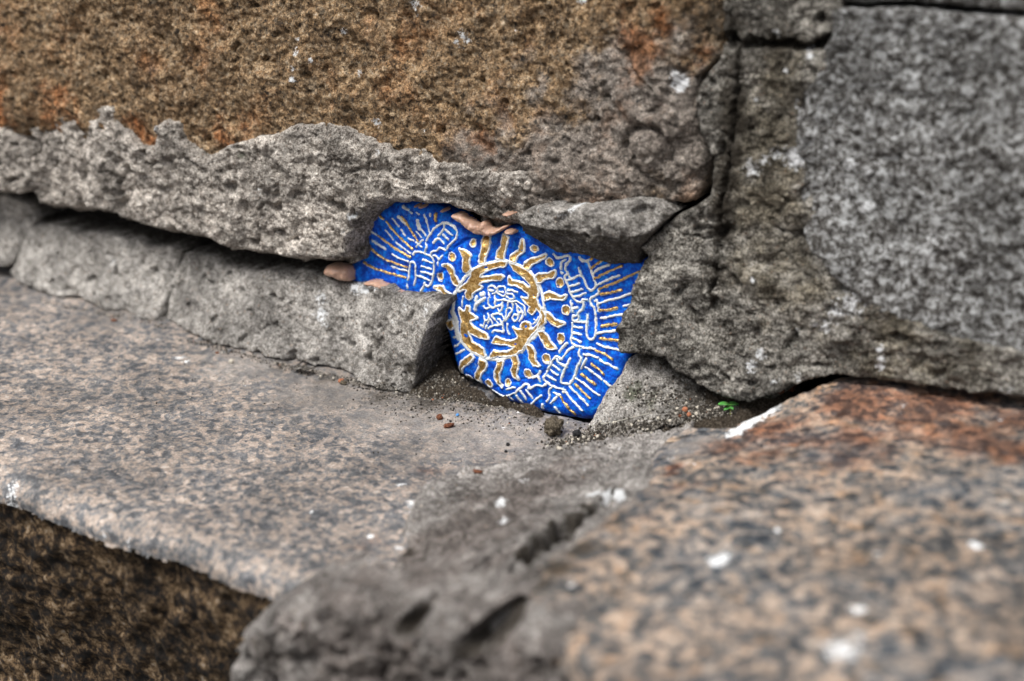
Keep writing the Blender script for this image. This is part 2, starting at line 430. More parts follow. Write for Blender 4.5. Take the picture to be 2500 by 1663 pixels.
def mat_simple(name, cols, sc, rough=.8, spec=.3, bump=.5, bd=.0006, sss=0):
    n = NB(name)
    c = n.ramp(n.noise(sc, 5, .7), [(.32 + .36 * i / max(1, len(cols) - 1), q) for i, q in enumerate(cols)])
    m = n.fin(c, rough, n.noise(sc * 2.2, 5, .7), bump, bd, spec=spec)
    if sss:
        n.b.inputs['Subsurface Weight'].default_value = sss; n.b.inputs['Subsurface Radius'].default_value = (.004, .002, .001); n.b.inputs['Subsurface Scale'].default_value = .5
    return m
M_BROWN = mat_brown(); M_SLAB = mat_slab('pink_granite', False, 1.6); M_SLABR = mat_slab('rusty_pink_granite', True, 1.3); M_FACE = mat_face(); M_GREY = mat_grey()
M_MORT = mat_mortar('sandy_mortar', (.11, .092, .078), (.40, .36, .318), (.76, .71, .65))
M_CHUNK = mat_mortar('grey_cement', (.11, .10, .09), (.285, .27, .25), (.50, .48, .455), bscale=.8)
M_OLIVE = mat_mortar('olive_cement', (.034, .030, .024), (.16, .149, .13), (.47, .45, .41), streak=True, btint=(.72, .66, .54))
M_JOINT = mat_mortar('joint_cement', (.11, .10, .093), (.24, .224, .212), (.44, .418, .40), bscale=.8, btint=(.52, .475, .46))
M_CORE = mat_simple('dark_core', [(.012, .010, .009), (.03, .026, .022)], 200)
M_SOIL = mat_simple('soil', [(.012, .010, .008), (.05, .04, .03), (.13, .11, .09)], 900, .95, .1, .9, .0012)
M_BLUE, M_WHITE, M_GOLD = mat_blue(), mat_white(), mat_gold()
M_PUTTY = mat_simple('peach_putty', [(.30, .19, .14), (.43, .27, .20), (.54, .36, .27)], 130, .36, .4, .2, .0006, .25)
M_GROUND = mat_simple('pavement', [(.04, .037, .033), (.08, .074, .066), (.13, .12, .105)], 60)

FRAME_W = (-.40, .30, -.01, .245); FRAME_G = (-.45, .33, -.30, .06)
NOSPOT = []
def masks(u, v, r=None, g=None, b=None, a=None):
    z = np.zeros(u.shape); f = lambda q: z if q is None else np.clip(q, 0, 1.5)
    return np.stack([f(r), f(g), f(b), f(a)], 1)

# ------------------------------------------------------------------ THE WALL
wall = thing('stone_wall', 'old wall of rough brown and grey granite blocks with crumbling cement joints, behind the step', 'wall', (0, .05, 0))

# dark core behind every joint
def box(name, lo, hi, mat, parent):
    x0, y0, z0 = lo; x1, y1, z1 = hi
    V = [(x0, y0, z0), (x1, y0, z0), (x1, y1, z0), (x0, y1, z0), (x0, y0, z1), (x1, y0, z1), (x1, y1, z1), (x0, y1, z1)]
    F = [(0, 3, 2, 1), (4, 5, 6, 7), (0, 1, 5, 4), (1, 2, 6, 5), (2, 3, 7, 6), (3, 0, 4, 7)]
    return make(name, V, F, mat, parent, shade=False)
box('wall_core', (-1.1, .052, -.19), (1.1, .25, .74), M_CORE, wall)
BV.append((np.array([(-1.1, .052, -.2), (1.1, .052, -.2), (1.1, .052, .7), (-1.1, .052, .7)]), np.array([(0, 1, 2, 3)])))

M1_TOP = [(31, 241), (58, 250), (120, 277), (156, 259), (214, 252), (277, 263), (295, 303), (321, 330), (339, 357), (388, 352), (393, 308),
          (415, 292), (442, 303), (451, 339), (491, 372), (513, 384), (558, 357), (634, 332), (692, 330), (723, 308), (795, 299), (850, 317),
          (895, 332), (920, 356), (966, 370), (1032, 365), (1065, 394), (1132, 402), (1165, 410), (1215, 423), (1277, 419), (1287, 456), (1277, 493)]
CRACK = [(1766, 83), (1757, 137), (1737, 157), (1712, 199), (1701, 253), (1710, 315), (1728, 361), (1739, 390), (1724, 468), (1695, 497),
         (1654, 527), (1621, 543), (1596, 568), (1567, 601)]
def off(L, dx, dy): return [(a + dx, b + dy) for a, b in L]

# brown granite block
P = [(-.95, .62), (-.95, .075)] + wpts([(-30, 330), (120, 340), (330, 410), (520, 440), (760, 390), (1000, 440), (1300, 520), (1500, 530), (1600, 500)]) + \
    wpts(list(reversed(off(CRACK[:-4], -7, 0)))) + wpts([(1768, -60)]) + [(.125, .62)]
def o_brown(u, v, sd):
    r = .002 + fb2(u, v, 9, 4, .55, 2) * .011 + fb2(u, v, 60, 4, .6, 4) * .0044 - np.clip(fb2(u, v, 140, 2, .5, 6) - .26, 0, 1) * .010 + fb2(u, v, 260, 2, .6, 14) * .0011
    q = W(1600, 370); d = np.hypot(u - q[0] + .004, v - q[2])            # ring-shaped scar by the crack
    r += .004 * np.clip(1 - d / .011, 0, 1) ** .5 - .004 * np.exp(-((d - .012) / .002) ** 2) * (v > q[2] - .004)
    q = W(1590, 230); d = np.hypot((u - q[0]) * .8, v - q[2]); r += .004 * np.exp(-((d - .012) / .003) ** 2) * (v < q[2])
    r -= grooves(u, v, [([(1500, 120), (1560, 200), (1640, 230)], 8, .003), ([(1560, 400), (1600, 460), (1700, 440)], 9, .003),
                        ([(1270, 470), (1350, 490), (1480, 470)], 6, .002)], 'w')
    return r - .006 * sstep(.02, 0, sd)
V, F, u, v, sd = sheet(P, 'w', o_brown, .00085, FRAME_W, .005, .045, (.0018, 50), .0009, H=.02, fine=(.0012, 650))
spots = [(1660, 203, 19, 1.3), (1650, 180, 10, 1), (1128, 85, 13, .62), (1115, 100, 10, .6), (1140, 98, 10, .62), (1122, 115, 8, .5), (1015, 12, 15, .62), (1020, 40, 8, .5), (1418, 5, 12, .7),
         (727, 95, 8, .5), (728, 125, 9, .62), (724, 165, 10, .66), (722, 190, 9, .7), (765, 145, 7, .7), (790, 110, 6, .6), (840, 75, 9, .6), (875, 180, 9, .5),
         (920, 300, 12, .7), (1255, 75, 6, .4), (1040, 320, 8, .4)]
grey = blob(u, v, [(1640, 330, 230, 1), (1480, 420, 200, 1), (1330, 440, 190, .95), (1200, 420, 130, .9), (1500, 240, 140, .8), (1300, 250, 90, .55), (1420, 330, 130, .75), (1610, 190, 70, .8)], 'w', 0)
dirt = blob(u, v, [(1740, 50, 110, .85), (1740, 230, 60, .75), (1730, 380, 70, .8), (1650, 310, 70, .5), (1600, 480, 120, .65), (1350, 500, 90, .55), (900, 345, 60, .6), (1100, 430, 80, .5), (1430, 60, 60, .4)], 'w', 0)
rust = blob(u, v, [(0, 260, 120, 1), (150, 270, 140, .8), (350, 330, 120, .8), (560, 330, 140, .7), (1560, 120, 110, .9), (1620, 60, 80, .8), (1180, 350, 110, .7), (1700, 120, 80, .7), (820, 280, 90, .5)], 'w', 0)
make('granite_block', V, F, M_BROWN, wall, masks(u, v, blob(u, v, spots, 'w', 0), dirt, grey, rust), label='large rough brown granite block')

# grey granite block on the right
SEAM = [(2056, 17), (2060, 70), (2035, 112), (2019, 174), (1973, 216), (1952, 269), (1961, 315), (1957, 361), (1973, 398), (1969, 448), (1998, 510), (1986, 560), (1998, 590),
        (2060, 650), (2150, 730), (2300, 800), (2500, 850)]
P = wpts(list(reversed(off(SEAM, -26, 14)))) + wpts([(2062, 15), (2250, 22), (2500, 38)]) + [(.95, .33), (.95, .045)]
P[0] = P[0]
gb = lambda u, v, sd: .003 + fb2(u, v, 12, 4, .5, 21) * .007 + fb2(u, v, 130, 4, .6, 22) * .0026
V, F, u, v, sd = sheet(P, 'w', gb, .0010, FRAME_W, .003, .045, (.0006, 60), .0007, H=.02, fine=(.0007, 650))
spots = [(2080, 400, 16, .6), (2120, 420, 14, .6), (2150, 395, 10, .5), (2120, 500, 16, .62), (2280, 580, 18, .5), (2160, 610, 12, .5), (2150, 560, 8, .45), (2020, 360, 10, .4), (2050, 700, 20, .5)]
low = sstep(.085, .055, v) * 1.0
make('granite_block', V, F, M_GREY, wall, masks(u, v, blob(u, v, spots, 'w', 0), blob(u, v, [(2160, 620, 40, .5), (1990, 600, 70, .6)], 'w', 0), low), label='mottled grey granite block on the right')
# block above it
P = wpts([(2050, 6), (2075, 4), (2250, 10), (2500, 26)]) + [(.95, .345), (.95, .62), (.135, .62)] + wpts([(1990, -100)])
V, F, u, v, sd = sheet(P, 'w', lambda u, v, sd: .002 + fb2(u, v, 12, 4, .5, 31) * .006 + fb2(u, v, 130, 3, .6, 32) * .002, .0014, FRAME_W, .003, .045, (.0005, 60), .0007, H=.02)
make('granite_block', V, F, M_GREY, wall, masks(u, v, None, np.full(u.shape, .5)), label='dark grey granite block above the top right joint')

# cement pillar and base joint on the right
P = wpts([(1772, -80)] + off(CRACK, 5, 2) + [(1563, 663), (1549, 701), (1531, 766), (1517, 799), (1512, 836), (1521, 850), (1587, 860), (1629, 874), (1652, 898),
         (1699, 931), (1764, 957), (1787, 965), (1843, 973), (1895, 957), (1932, 934), (2007, 915), (2044, 911), (2128, 922), (2240, 934), (2380, 953), (2500, 962)]) + \
    [(.9, .045), (.9, .075)] + wpts(list(reversed(off(SEAM, 0, 6)))) + wpts([(2050, -80)])
GR = [([(1775, -40), (1790, 60), (1806, 130), (1803, 199), (1799, 290), (1782, 394), (1766, 477), (1762, 572), (1748, 650), (1742, 760)], 8, .0055),
      ([(1785, 92), (1850, 100), (1930, 108), (2000, 116), (2050, 90)], 12, .012),
      ([(1765, 380), (1700, 400)], 5, .003), ([(1640, 555), (1720, 590), (1765, 575)], 6, .0022), ([(1740, 800), (1800, 860), (1850, 880)], 7, .002),
      ([(1860, 500), (1900, 560), (1985, 590)], 8, .003), ([(1900, 520), (1960, 470)], 6, .002), ([(1530, 843), (1700, 850), (1780, 900)], 3, .0006)]
def o_pil(u, v, sd):
    c = W(1560, 740)
    r = .004 + fb2(u, v, 14, 4, .5, 51) * .0045 + fb2(u, v, 90, 4, .6, 53) * .0036 - np.clip(fb2(u, v, 100, 2, .5, 55) - .24, 0, 1) * .02 - grooves(u, v, GR, 'w')
    q = sstep(-.06, .02, u - W(1790, 300)[0]) * sstep(.09, .11, v)
    r -= .002 * q
    st = fb2(u * .25, v, 160, 3, .6, 57); r += st * .0016 * sstep(.12, .09, v)
    fl = W(1850, 900); d = np.hypot((u - fl[0]) * .55, v - fl[2] + .010)          # lip at the lower corner
    r += .006 * sstep(.035, .0, d)
    return r
V, F, u, v, sd = sheet(P, 'w', o_pil, .00075, FRAME_W, .0022, .04, (.0011, 60), .0008, H=.02, fine=(.0010, 650))
spots = [(1945, 382, 26, .95), (1960, 375, 16, .9), (1900, 375, 16, .6), (1840, 405, 22, .6), (1870, 390, 14, .5), (1980, 135, 8, .9), (1970, 120, 6, .7), (1925, 172, 6, .9), (1900, 78, 9, .6), (1850, 240, 5, .6),
         (1845, 678, 6, 1.2), (2085, 735, 30, .6), (2050, 755, 25, .6), (2020, 790, 18, .6), (1995, 785, 10, .6), (1865, 855, 13, .75), (1845, 885, 14, .7), (1946, 805, 10, .5), (1835, 880, 6, .6),
         (2152, 845, 9, .8), (2153, 890, 10, .9), (2158, 870, 8, .7), (1960, 912, 14, .5), (1900, 920, 14, .5), (2460, 950, 20, .4)]
dirt = blob(u, v, [(1785, 60, 80, .9), (1800, 160, 60, .9), (1900, 105, 120, .75), (1800, 230, 40, 1.3), (1795, 300, 40, 1.3), (1788, 370, 36, 1.3), (1770, 510, 36, 1.3), (1775, 440, 40, 1.3), (1765, 560, 36, 1.3), (1750, 660, 40, 1.0), (1745, 760, 50, .5), (1950, 230, 60, .85), (1940, 330, 40, .7),
                   (1900, 300, 90, .5), (1980, 570, 70, .85), (1900, 540, 70, .6), (1760, 820, 70, .55), (1950, 830, 90, .5), (2100, 770, 100, .45), (1950, 20, 160, .6), (1800, 900, 60, .4)], 'w', 0)
dirt = np.maximum(dirt, .55 * sstep(.0035, 0, sd) * (u < W(1760, 100)[0]))
dirt = np.maximum(dirt, 1.3 * np.clip(grooves(u, v, [(L, w_ * 1.15, 1) for L, w_, dd in GR if dd > .005], 'w') * 1.6, 0, 1) * sstep(-.35, .15, fb2(u, v, 70, 3, .6, 39)))
warm = blob(u, v, [(1900, 350, 190, .9), (1900, 200, 150, .8), (1900, 650, 230, .7), (2200, 820, 300, .7), (1870, 480, 150, .9)], 'w', 0)
moss = blob(u, v, [(1780, 985, 60, .5), (1840, 975, 50, .6)], 'w', 0)
make('mortar_joint', V, F, M_OLIVE, wall, masks(u, v, blob(u, v, spots, 'w', 0), dirt, warm, moss), label='olive grey cement filling the upright joint and the joint along the right base')
# dark lump hanging below the joint by the sprout
P = wpts([(1775, 950, .006), (1830, 958, .006), (1890, 950, .006), (1935, 932, .006), (1945, 945, .006), (1900, 968, .006), (1840, 990, .006), (1830, 1015, .006), (1790, 1000, .006)])
V, F, u, v, sd = sheet(P, 'w', lambda u, v, sd: -.004 + fb2(u, v, 60, 3, .5, 61) * .004, .0007, FRAME_W, .005, .03, (.001, 80), .0008)
make('mortar_chunk', V, F, M_OLIVE, wall, masks(u, v, blob(u, v, [(1868, 952, 7, .8), (1820, 968, 6, .6)], 'w', 0), np.full(u.shape, .35), None, np.full(u.shape, .6)), label='small mossy lump of cement hanging above the sprout')

# sandy mortar under the brown block, upper left
P = wpts([(-60, 250), (20, 300)] + M1_TOP + [(1265, 530), (1268, 568), (1245, 571), (1225, 566), (1205, 564), (1193, 572), (1170, 573), (1146, 560), (1126, 541), (1095, 523), (1075, 515),
          (1044, 506), (1013, 505), (983, 498), (954, 503), (930, 509), (907, 523), (887, 550), (871, 575), (862, 598), (864, 625), (858, 645), (830, 650), (808, 645), (788, 649), (705, 643), (622, 632), (539, 616), (497, 591),
          (435, 583), (344, 570), (265, 541), (207, 520), (166, 529), (87, 520), (60, 470), (0, 480), (-60, 480)], -.004)
P = [(-.9, .155)] + P + [(-.9, .085)]
lowe = smooth(wpts([(-60, 480), (60, 500), (87, 520), (166, 529), (207, 516), (265, 541), (344, 570), (435, 583), (497, 591), (539, 616), (622, 632), (705, 643), (788, 649), (858, 645), (866, 600), (887, 555), (907, 525), (954, 505), (1044, 507), (1126, 541), (1193, 573), (1268, 568)], -.004), 1)
def o_m1(u, v, sd):
    d = line_d(u, v, lowe)
    r = .0065 + fb2(u, v, 13, 4, .5, 71) * .008 + fb2(u, v, 80, 4, .62, 73) * .0046 - np.clip(fb2(u, v, 115, 2, .5, 75) - .22, 0, 1) * .022
    r -= .011 * sstep(.007, 0, d) ** 1.2 + .005 * sstep(-.20, -.34, u)
    c = W(1190, 520); r -= .006 * sstep(.022, .004, np.hypot((u - c[0]) * .6, v - c[2]))
    c = W(330, 300); r += .003 * sstep(.01, 0, np.hypot(u - W(408, 300)[0], v - W(408, 305)[2]))
    r -= grooves(u, v, [([(250, 300), (310, 370)], 8, .003), ([(370, 400), (470, 380)], 8, .003), ([(1060, 460), (1150, 500), (1260, 520)], 9, .003), ([(870, 420), (930, 400), (1000, 430)], 8, .002)], 'w')
    return r
V, F, u, v, sd = sheet(P, 'w', o_m1, .0007, FRAME_W, .0025, .03, (.0013, 60), .001, H=.02, fine=(.0012, 600))
dirt = .62 * sstep(.010, .0, line_d(u, v, lowe)) + 0  # band where the lower edge turns under: its shade goes into this mask
dirt = np.maximum(dirt, blob(u, v, [(100, 330, 150, .45), (60, 430, 100, .4), (200, 500, 90, .6), (640, 375, 70, .6), (850, 370, 90, .7), (1010, 400, 100, .65), (1180, 440, 90, .5), (1190, 530, 100, .75), (1250, 560, 60, .6), (840, 640, 50, .8), (890, 540, 50, .7), (290, 350, 60, .6), (470, 400, 60, .6), (1000, 470, 60, .3)], 'w', 0))
spots = [(880, 520, 9, .8), (858, 560, 8, .5), (410, 305, 10, .6), (30, 250, 18, .5), (985, 498, 6, .8), (650, 460, 12, .35), (940, 365, 10, .5)]
moss = blob(u, v, [(610, 375, 22, .9), (640, 390, 18, .6)], 'w', 0)
make('mortar_joint', V, F, M_MORT, wall, masks(u, v, blob(u, v, spots, 'w', 0), dirt, blob(u, v, [(60, 300, 200, .35)], 'w', 0), moss), label='pale crumbling mortar along the foot of the brown block')

# overhanging lip over the right half of the painted piece
LIPB = [(1549, 650), (1499, 645), (1466, 635), (1433, 629), (1400, 623), (1369, 619), (1346, 611), (1323, 593), (1300, 582), (1277, 570)]
P = wpts([(1268, 530, -.008), (1285, 512, -.008), (1339, 501, -.008), (1380, 510, -.008), (1443, 502, -.008), (1505, 497, -.008), (1567, 488, -.006), (1605, 492, -.005), (1630, 510, -.004), (1645, 524, -.004), (1618, 540, -.006), (1592, 566, -.006)]) + wpts([(1568, 602, 0), (1565, 650, .006)] + [(a, b, .006) for a, b in LIPB])
ctl = wctl([(1285, 512, -.009), (1400, 515, -.011), (1505, 505, -.011), (1600, 460, -.004), (1700, 460, -.004), (1640, 500, -.006), (1275, 538, -.012), (1318, 553, -.0145), (1401, 562, -.016), (1480, 577, -.016), (1546, 570, -.014), (1588, 562, -.010),
            (1400, 600, -.001), (1500, 620, -.001), (1300, 572, .001), (1560, 640, .003), (1400, 622, .007), (1500, 643, .007), (1300, 580, .006)])
def o_lip(u, v, sd): return ctl(u, v) + fb2(u, v, 70, 4, .6, 81) * .0045 - np.clip(fb2(u, v, 120, 2, .5, 83) - .2, 0, 1) * .012
V, F, u, v, sd = sheet(P, 'w', o_lip, .0006, FRAME_W, .0012, .02, (.0008, 70), .0007, fine=(.0005, 700))
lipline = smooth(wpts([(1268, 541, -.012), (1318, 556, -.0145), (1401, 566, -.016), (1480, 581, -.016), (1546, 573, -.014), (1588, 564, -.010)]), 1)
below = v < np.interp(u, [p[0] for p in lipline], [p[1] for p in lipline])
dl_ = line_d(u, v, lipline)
dirt = np.where(below & (sd > -1), .8 * sstep(0, .0012, dl_), blob(u, v, [(1300, 520, 60, .6), (1400, 530, 90, .45), (1500, 530, 90, .5), (1560, 520, 70, .6), (1620, 520, 50, .7)], 'w', -.01))  # below the lip line the mask paints the underside's shade, elsewhere grime
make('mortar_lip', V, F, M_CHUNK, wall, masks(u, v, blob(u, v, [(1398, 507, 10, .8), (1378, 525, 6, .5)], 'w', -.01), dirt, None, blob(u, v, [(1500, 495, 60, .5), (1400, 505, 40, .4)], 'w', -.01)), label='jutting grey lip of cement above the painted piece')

# broken pieces of cement fillet on the step, lower left
def zs(px):                                # height of the step surface along the back edge
    return float(np.interp(px, [-100, 33, 402, 684, 997, 1440], [.0075, .007, .005, .002, 0, 0]))
def yb(px, py): return float(G(px, py, zs(px) + .0005)[1])
def chunk(outline, ctlpts, seed, dirtspots, spots, label, extra=None, name='mortar_chunk', mat=None, hgt=None, edge=.0018, side=.035):
    P = wpts(outline); ctl = wctl(ctlpts)
    def o(u, v, sd):
        r = ctl(u, v) + fb2(u, v, 25, 3, .5, seed) * .0045 + fb2(u, v, 110, 4, .6, seed + 3) * .0026 - np.clip(fb2(u, v, 130, 2, .5, seed + 5) - .25, 0, 1) * .014
        if extra: r -= grooves(u, v, extra, 'w')
        return r
    V, F, u, v, sd = sheet(P, 'w', o, .0007, FRAME_W, edge, side, (.0009, 70), .0006, fine=(.0004, 700))
    d = blob(u, v, dirtspots, 'w', 0); d = np.where(sd < 0, np.maximum(d, .75), d)
    return make(name, V, F, mat or M_CHUNK, wall, masks(u, v, blob(u, v, spots, 'w', 0), d, None, blob(u, v, [(1555, 950, 34, .95), (1600, 970, 30, .8), (1560, 900, 20, .8), (30, 655, 14, 1)], 'w', 0)), label=label)
oB = [(79, 550, .022), (137, 551, .021), (199, 570, .021), (232, 563, .020), (290, 579, .019), (332, 584, .018), (352, 600, .018), (430, 613, .017), (421, 690, .017), (406, 768, .0125)]
botB = [(402, 782), (345, 780), (318, 766), (249, 757), (207, 740), (104, 715), (33, 686)]
bB = [(a, b, yb(a, b)) for a, b in botB]
chunk(oB + bB + [(26, 664, .018), (50, 625, .023), (68, 580, .028)], oB[::2] + bB + [(250, 660, .018)], 90,
      [(150, 560, 60, .5), (300, 590, 60, .5), (320, 760, 30, .6), (200, 700, 40, .3), (380, 700, 40, .3)], [(230, 660, 25, .3)], 'short broken piece of pale cement fillet, second from the left', [([(345, 600), (350, 680), (345, 775)], 5, .0012)])
oA = [(-260, 430, .03), (-60, 465, .026), (30, 478, .022), (72, 500, .024), (92, 535, .027), (76, 575, .024), (52, 615, .019), (22, 648, .016)]
bA = [(-260, 590, .02), (-60, 630, .016)]
chunk(oA + [(0, 652, .016)] + bA[::-1], oA + bA + [(10, 560, .017)], 95, [(0, 640, 60, .7), (80, 520, 40, .7)], [], 'leftmost dark piece of cement fillet, cut by the picture edge')
topC = [(447, 619, .017), (489, 620, .016), (527, 632, .015), (551, 648, .014), (622, 656, .012), (684, 658, .011), (767, 656, .009), (788, 666, .010), (829, 692, .007), (877, 694, .004), (901, 694, .002), (942, 706, 0),
        (967, 724, -.002), (999, 727, -.004), (1044, 732, -.006), (1077, 736, -.007)]
botC = [(406, 780), (448, 811), (522, 840), (593, 856), (643, 869), (684, 879), (721, 877), (759, 896), (821, 900), (887, 935), (940, 958), (997, 962)]
bC = [(a, b, yb(a, b)) for a, b in botC]
rC = [(1076, 750, -.008), (1050, 790, -.011), (1020, 870, -.013), (1008, 930, -.013)]
chunk(topC + rC + bC[::-1] + [(424, 690, .016)], topC[::2] + bC + rC, 100,
      [(470, 640, 50, .4), (600, 690, 90, .35), (760, 690, 110, .45), (900, 800, 60, .4), (960, 880, 90, .75), (930, 830, 60, .75), (1010, 800, 60, .55), (1030, 880, 60, .8), (880, 860, 50, .55), (780, 760, 60, .3), (970, 930, 60, .8)],
      [(855, 708, 20, .85), (880, 712, 16, .9), (905, 702, 14, .7), (775, 770, 24, .7), (772, 735, 18, .6), (790, 790, 14, .4), (1060, 745, 14, .5), (1000, 745, 12, .4), (970, 780, 10, .4)],
      'long pale cement fillet left of the painted piece, its right end broken and dirty', [([(900, 795), (950, 810), (1010, 800)], 5, .0015), ([(560, 660), (680, 720)], 3, .0004), ([(905, 870), (940, 830), (960, 800)], 9, .0018)])
# thin loose chip at the foot of it
P_ = [(712, 884), (735, 876), (757, 892), (762, 904), (722, 906)]
chunk([(a, b, yb(a, b) - .004) for a, b in P_], [(a, b, yb(a, b) - .004) for a, b in P_], 103, [], [], 'thin chip of cement at the foot of the long fillet', side=.006)

# grey lump between the painted piece and the sprout
ol = [(1433, 1036, -.004), (1445, 1014, -.004), (1456, 991, -.002), (1466, 967, 0), (1492, 941, .002), (1519, 904, .004), (1535, 872, .008), (1565, 862, .010), (1600, 872, .011), (1640, 900, .012), (1700, 935, .012), (1765, 985, .010),
      (1745, 1010, -.002), (1690, 1025, -.012), (1640, 1045, -.020), (1560, 1060, -.024), (1490, 1066, -.022), (1445, 1062, -.014)]
chunk(ol, ol + [(1560, 960, -.003), (1640, 980, -.004), (1600, 1020, -.014), (1500, 1030, -.012)], 107,
      [(1700, 980, 90, .85), (1640, 930, 70, .75), (1740, 1000, 60, .9), (1600, 900, 60, .6), (1560, 1010, 90, .6), (1500, 1050, 80, .6), (1640, 1020, 80, .7), (1560, 880, 50, .8), (1540, 950, 90, .5), (1600, 960, 100, .6)],
      [(1448, 1010, 6, .6), (1440, 1030, 6, .6), (1690, 950, 5, .6)], 'grey cement lump with gritty dirt, between painted piece and sprout')

# ------------------------------------------------------------------ THE STEP
step = thing('stone_step', 'worn granite step of two pinkish slabs joined by grey cement, in front of the wall', 'step', (0, -.1, -.17))
FRONT = [(0, 1178), (106, 1213), (276, 1274), (382, 1301), (509, 1346), (615, 1388)]
fr = gpts(FRONT)
P = [(-.95, .052), (-.95, fr[0][1] - .004)] + fr + [(.02, -.208), (.09, -.2125), (.13, -.18), (.13, .052)]
sctl = gctl([(-300, 640, .008), (33, 686, .007), (402, 777, .005), (684, 881, .002), (997, 955, 0), (1440, 1035, 0), (0, 1198, .001), (615, 1420, 0), (300, 1000, .001), (900, 1150, -.0005)])
def o_sl(u, v, sd): return sctl(np.clip(u, -.45, .2), v) + fb2(u, v, 12, 3, .5, 111) * .0018 + fb2(u, v, 110, 4, .6, 113) * .0009 - .004 * sstep(.012, 0, sd) * (v < -.15) - .012 * sstep(-.0005, .0025, v) * sstep(.0, .012, u - W(1190, 980, .008)[0])
V, F, u, v, sd = sheet(P, 'g', o_sl, .001, FRAME_G, .005, .004, (.0012, 60), .0006, H=.02, fine=(.0003, 600))
spots = [(440, 885, 13, .75), (455, 893, 9, .8), (390, 845, 9, .5), (535, 935, 7, .5), (600, 945, 6, .4), (1120, 1005, 4, .3), (1265, 1010, 8, .6), (980, 1180, 12, .7), (1010, 1230, 18, .8), (870, 930, 4, .5), (1230, 1045, 7, .5),
         (905, 1310, 8, 1.0), (975, 1336, 8, 1.1), (760, 1250, 8, .5), (30, 1180, 20, .5), (240, 1270, 10, .8), (300, 1285, 10, .5), (1000, 1250, 12, .5)]
dust = blob(u, v, [(300, 790, 160, .75), (600, 900, 190, .85), (800, 960, 220, .9), (1000, 1000, 240, 1), (1200, 1050, 240, 1), (1350, 1060, 200, 1), (1000, 1100, 160, .6), (100, 740, 160, .6), (1100, 1150, 150, .5)], 'g', 0)
dirt = blob(u, v, [(150, 745, 40, .5), (290, 790, 50, .6), (380, 800, 40, .5), (560, 880, 50, .5), (690, 900, 60, .7), (800, 930, 70, .7), (930, 970, 80, .8), (1050, 985, 90, .85), (1180, 1000, 80, .75), (1300, 1020, 60, .7), (1400, 1045, 60, .6), (1040, 980, 60, .8)], 'g', 0)
rust = blob(u, v, [(1040, 1145, 50, .75), (1180, 1140, 40, .5), (760, 1120, 60, .4), (1250, 1100, 60, .4), (900, 1330, 120, .45)], 'g', 0)
A1 = masks(u, v, blob(u, v, spots, 'g', 0), dirt, dust, rust)
# its rough front face, joined to the slab and leaned inward to catch less sky
fy = lambda u: np.interp(u, [q[0] for q in fr], [q[1] for q in fr])
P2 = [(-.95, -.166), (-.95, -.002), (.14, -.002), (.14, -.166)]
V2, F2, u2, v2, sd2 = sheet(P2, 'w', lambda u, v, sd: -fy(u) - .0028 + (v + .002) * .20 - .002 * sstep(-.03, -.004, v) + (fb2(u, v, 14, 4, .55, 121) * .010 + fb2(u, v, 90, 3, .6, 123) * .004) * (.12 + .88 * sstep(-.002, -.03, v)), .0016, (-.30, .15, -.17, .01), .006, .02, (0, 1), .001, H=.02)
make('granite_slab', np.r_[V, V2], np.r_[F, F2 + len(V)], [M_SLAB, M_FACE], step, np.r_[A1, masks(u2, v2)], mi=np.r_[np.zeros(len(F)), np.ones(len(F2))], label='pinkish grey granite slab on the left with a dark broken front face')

# right slab
RB = [(1640, 1046, .020), (1700, 1030, .025), (1790, 1027, .029), (1850, 1000, .034), (1930, 962, .041), (2010, 932, .0465)]
LB = [(1605, 1090, .023), (1590, 1140, .026), (1580, 1185, .029), (1530, 1230, .032), (1480, 1258, .034), (1420, 1310, .035), (1318, 1375, .035), (1296, 1450, .035), (1310, 1510, .034), (1370, 1560, .034), (1425, 1610, .034), (1455, 1663, .034)]
P = gpts(LB[::-1]) + gpts(RB) + [(.20, .05), (.9, .05), (.9, -.42), (.20, -.42)] + gpts([(1500, 1800, .034)])
rctl = gctl(RB + LB + [(2100, 935, .0485), (2300, 950, .050), (2500, 975, .052), (1800, 1120, .035), (2000, 1200, .042), (2300, 1200, .048), (2500, 1400, .050), (1700, 1300, .040), (1800, 1600, .043), (2400, 1663, .049)])
def o_sr(u, v, sd):
    c = G(1690, 1075, .028); d = np.hypot(u - c[0], v - c[1])
    return rctl(np.minimum(u, .36), np.maximum(v, -.28)) + fb2(u, v, 11, 4, .5, 131) * .004 + fb2(u, v, 90, 4, .6, 133) * .0012 + .002 * sstep(.014, .008, d)
V, F, u, v, sd = sheet(P, 'g', o_sr, .001, (-.02, .36, -.30, .06), .004, .05, (.0015, 60), .0007, H=.02, fine=(.0003, 600))
spots = [(1750, 1402, 18, 1.0), (1765, 1392, 12, .8), (2372, 1405, 13, .85), (2092, 1550, 14, .9), (2050, 1650, 34, .62), (2090, 1615, 14, .5), (1895, 1335, 7, .8), (2450, 1225, 8, .6), (2140, 1405, 8, .5), (2200, 1050, 8, .5), (2195, 1065, 6, .4),
         (1800, 1022, 24, 1.1), (1815, 1012, 26, 1.1), (1840, 1000, 28, 1.1), (1870, 990, 30, 1.0), (1900, 975, 30, 1.0), (1930, 965, 30, .9), (1960, 958, 26, .8), (1990, 948, 24, .75), (1880, 1000, 22, .7), (2130, 960, 22, .85), (2170, 960, 18, .8), (2080, 957, 22, .8), (2040, 955, 20, .7), (2460, 1005, 9, 1.1), (2250, 958, 9, .5),
         (2430, 1100, 10, .5), (1395, 1430, 8, .7), (1690, 1110, 20, .35), (1640, 1075, 20, .35)]
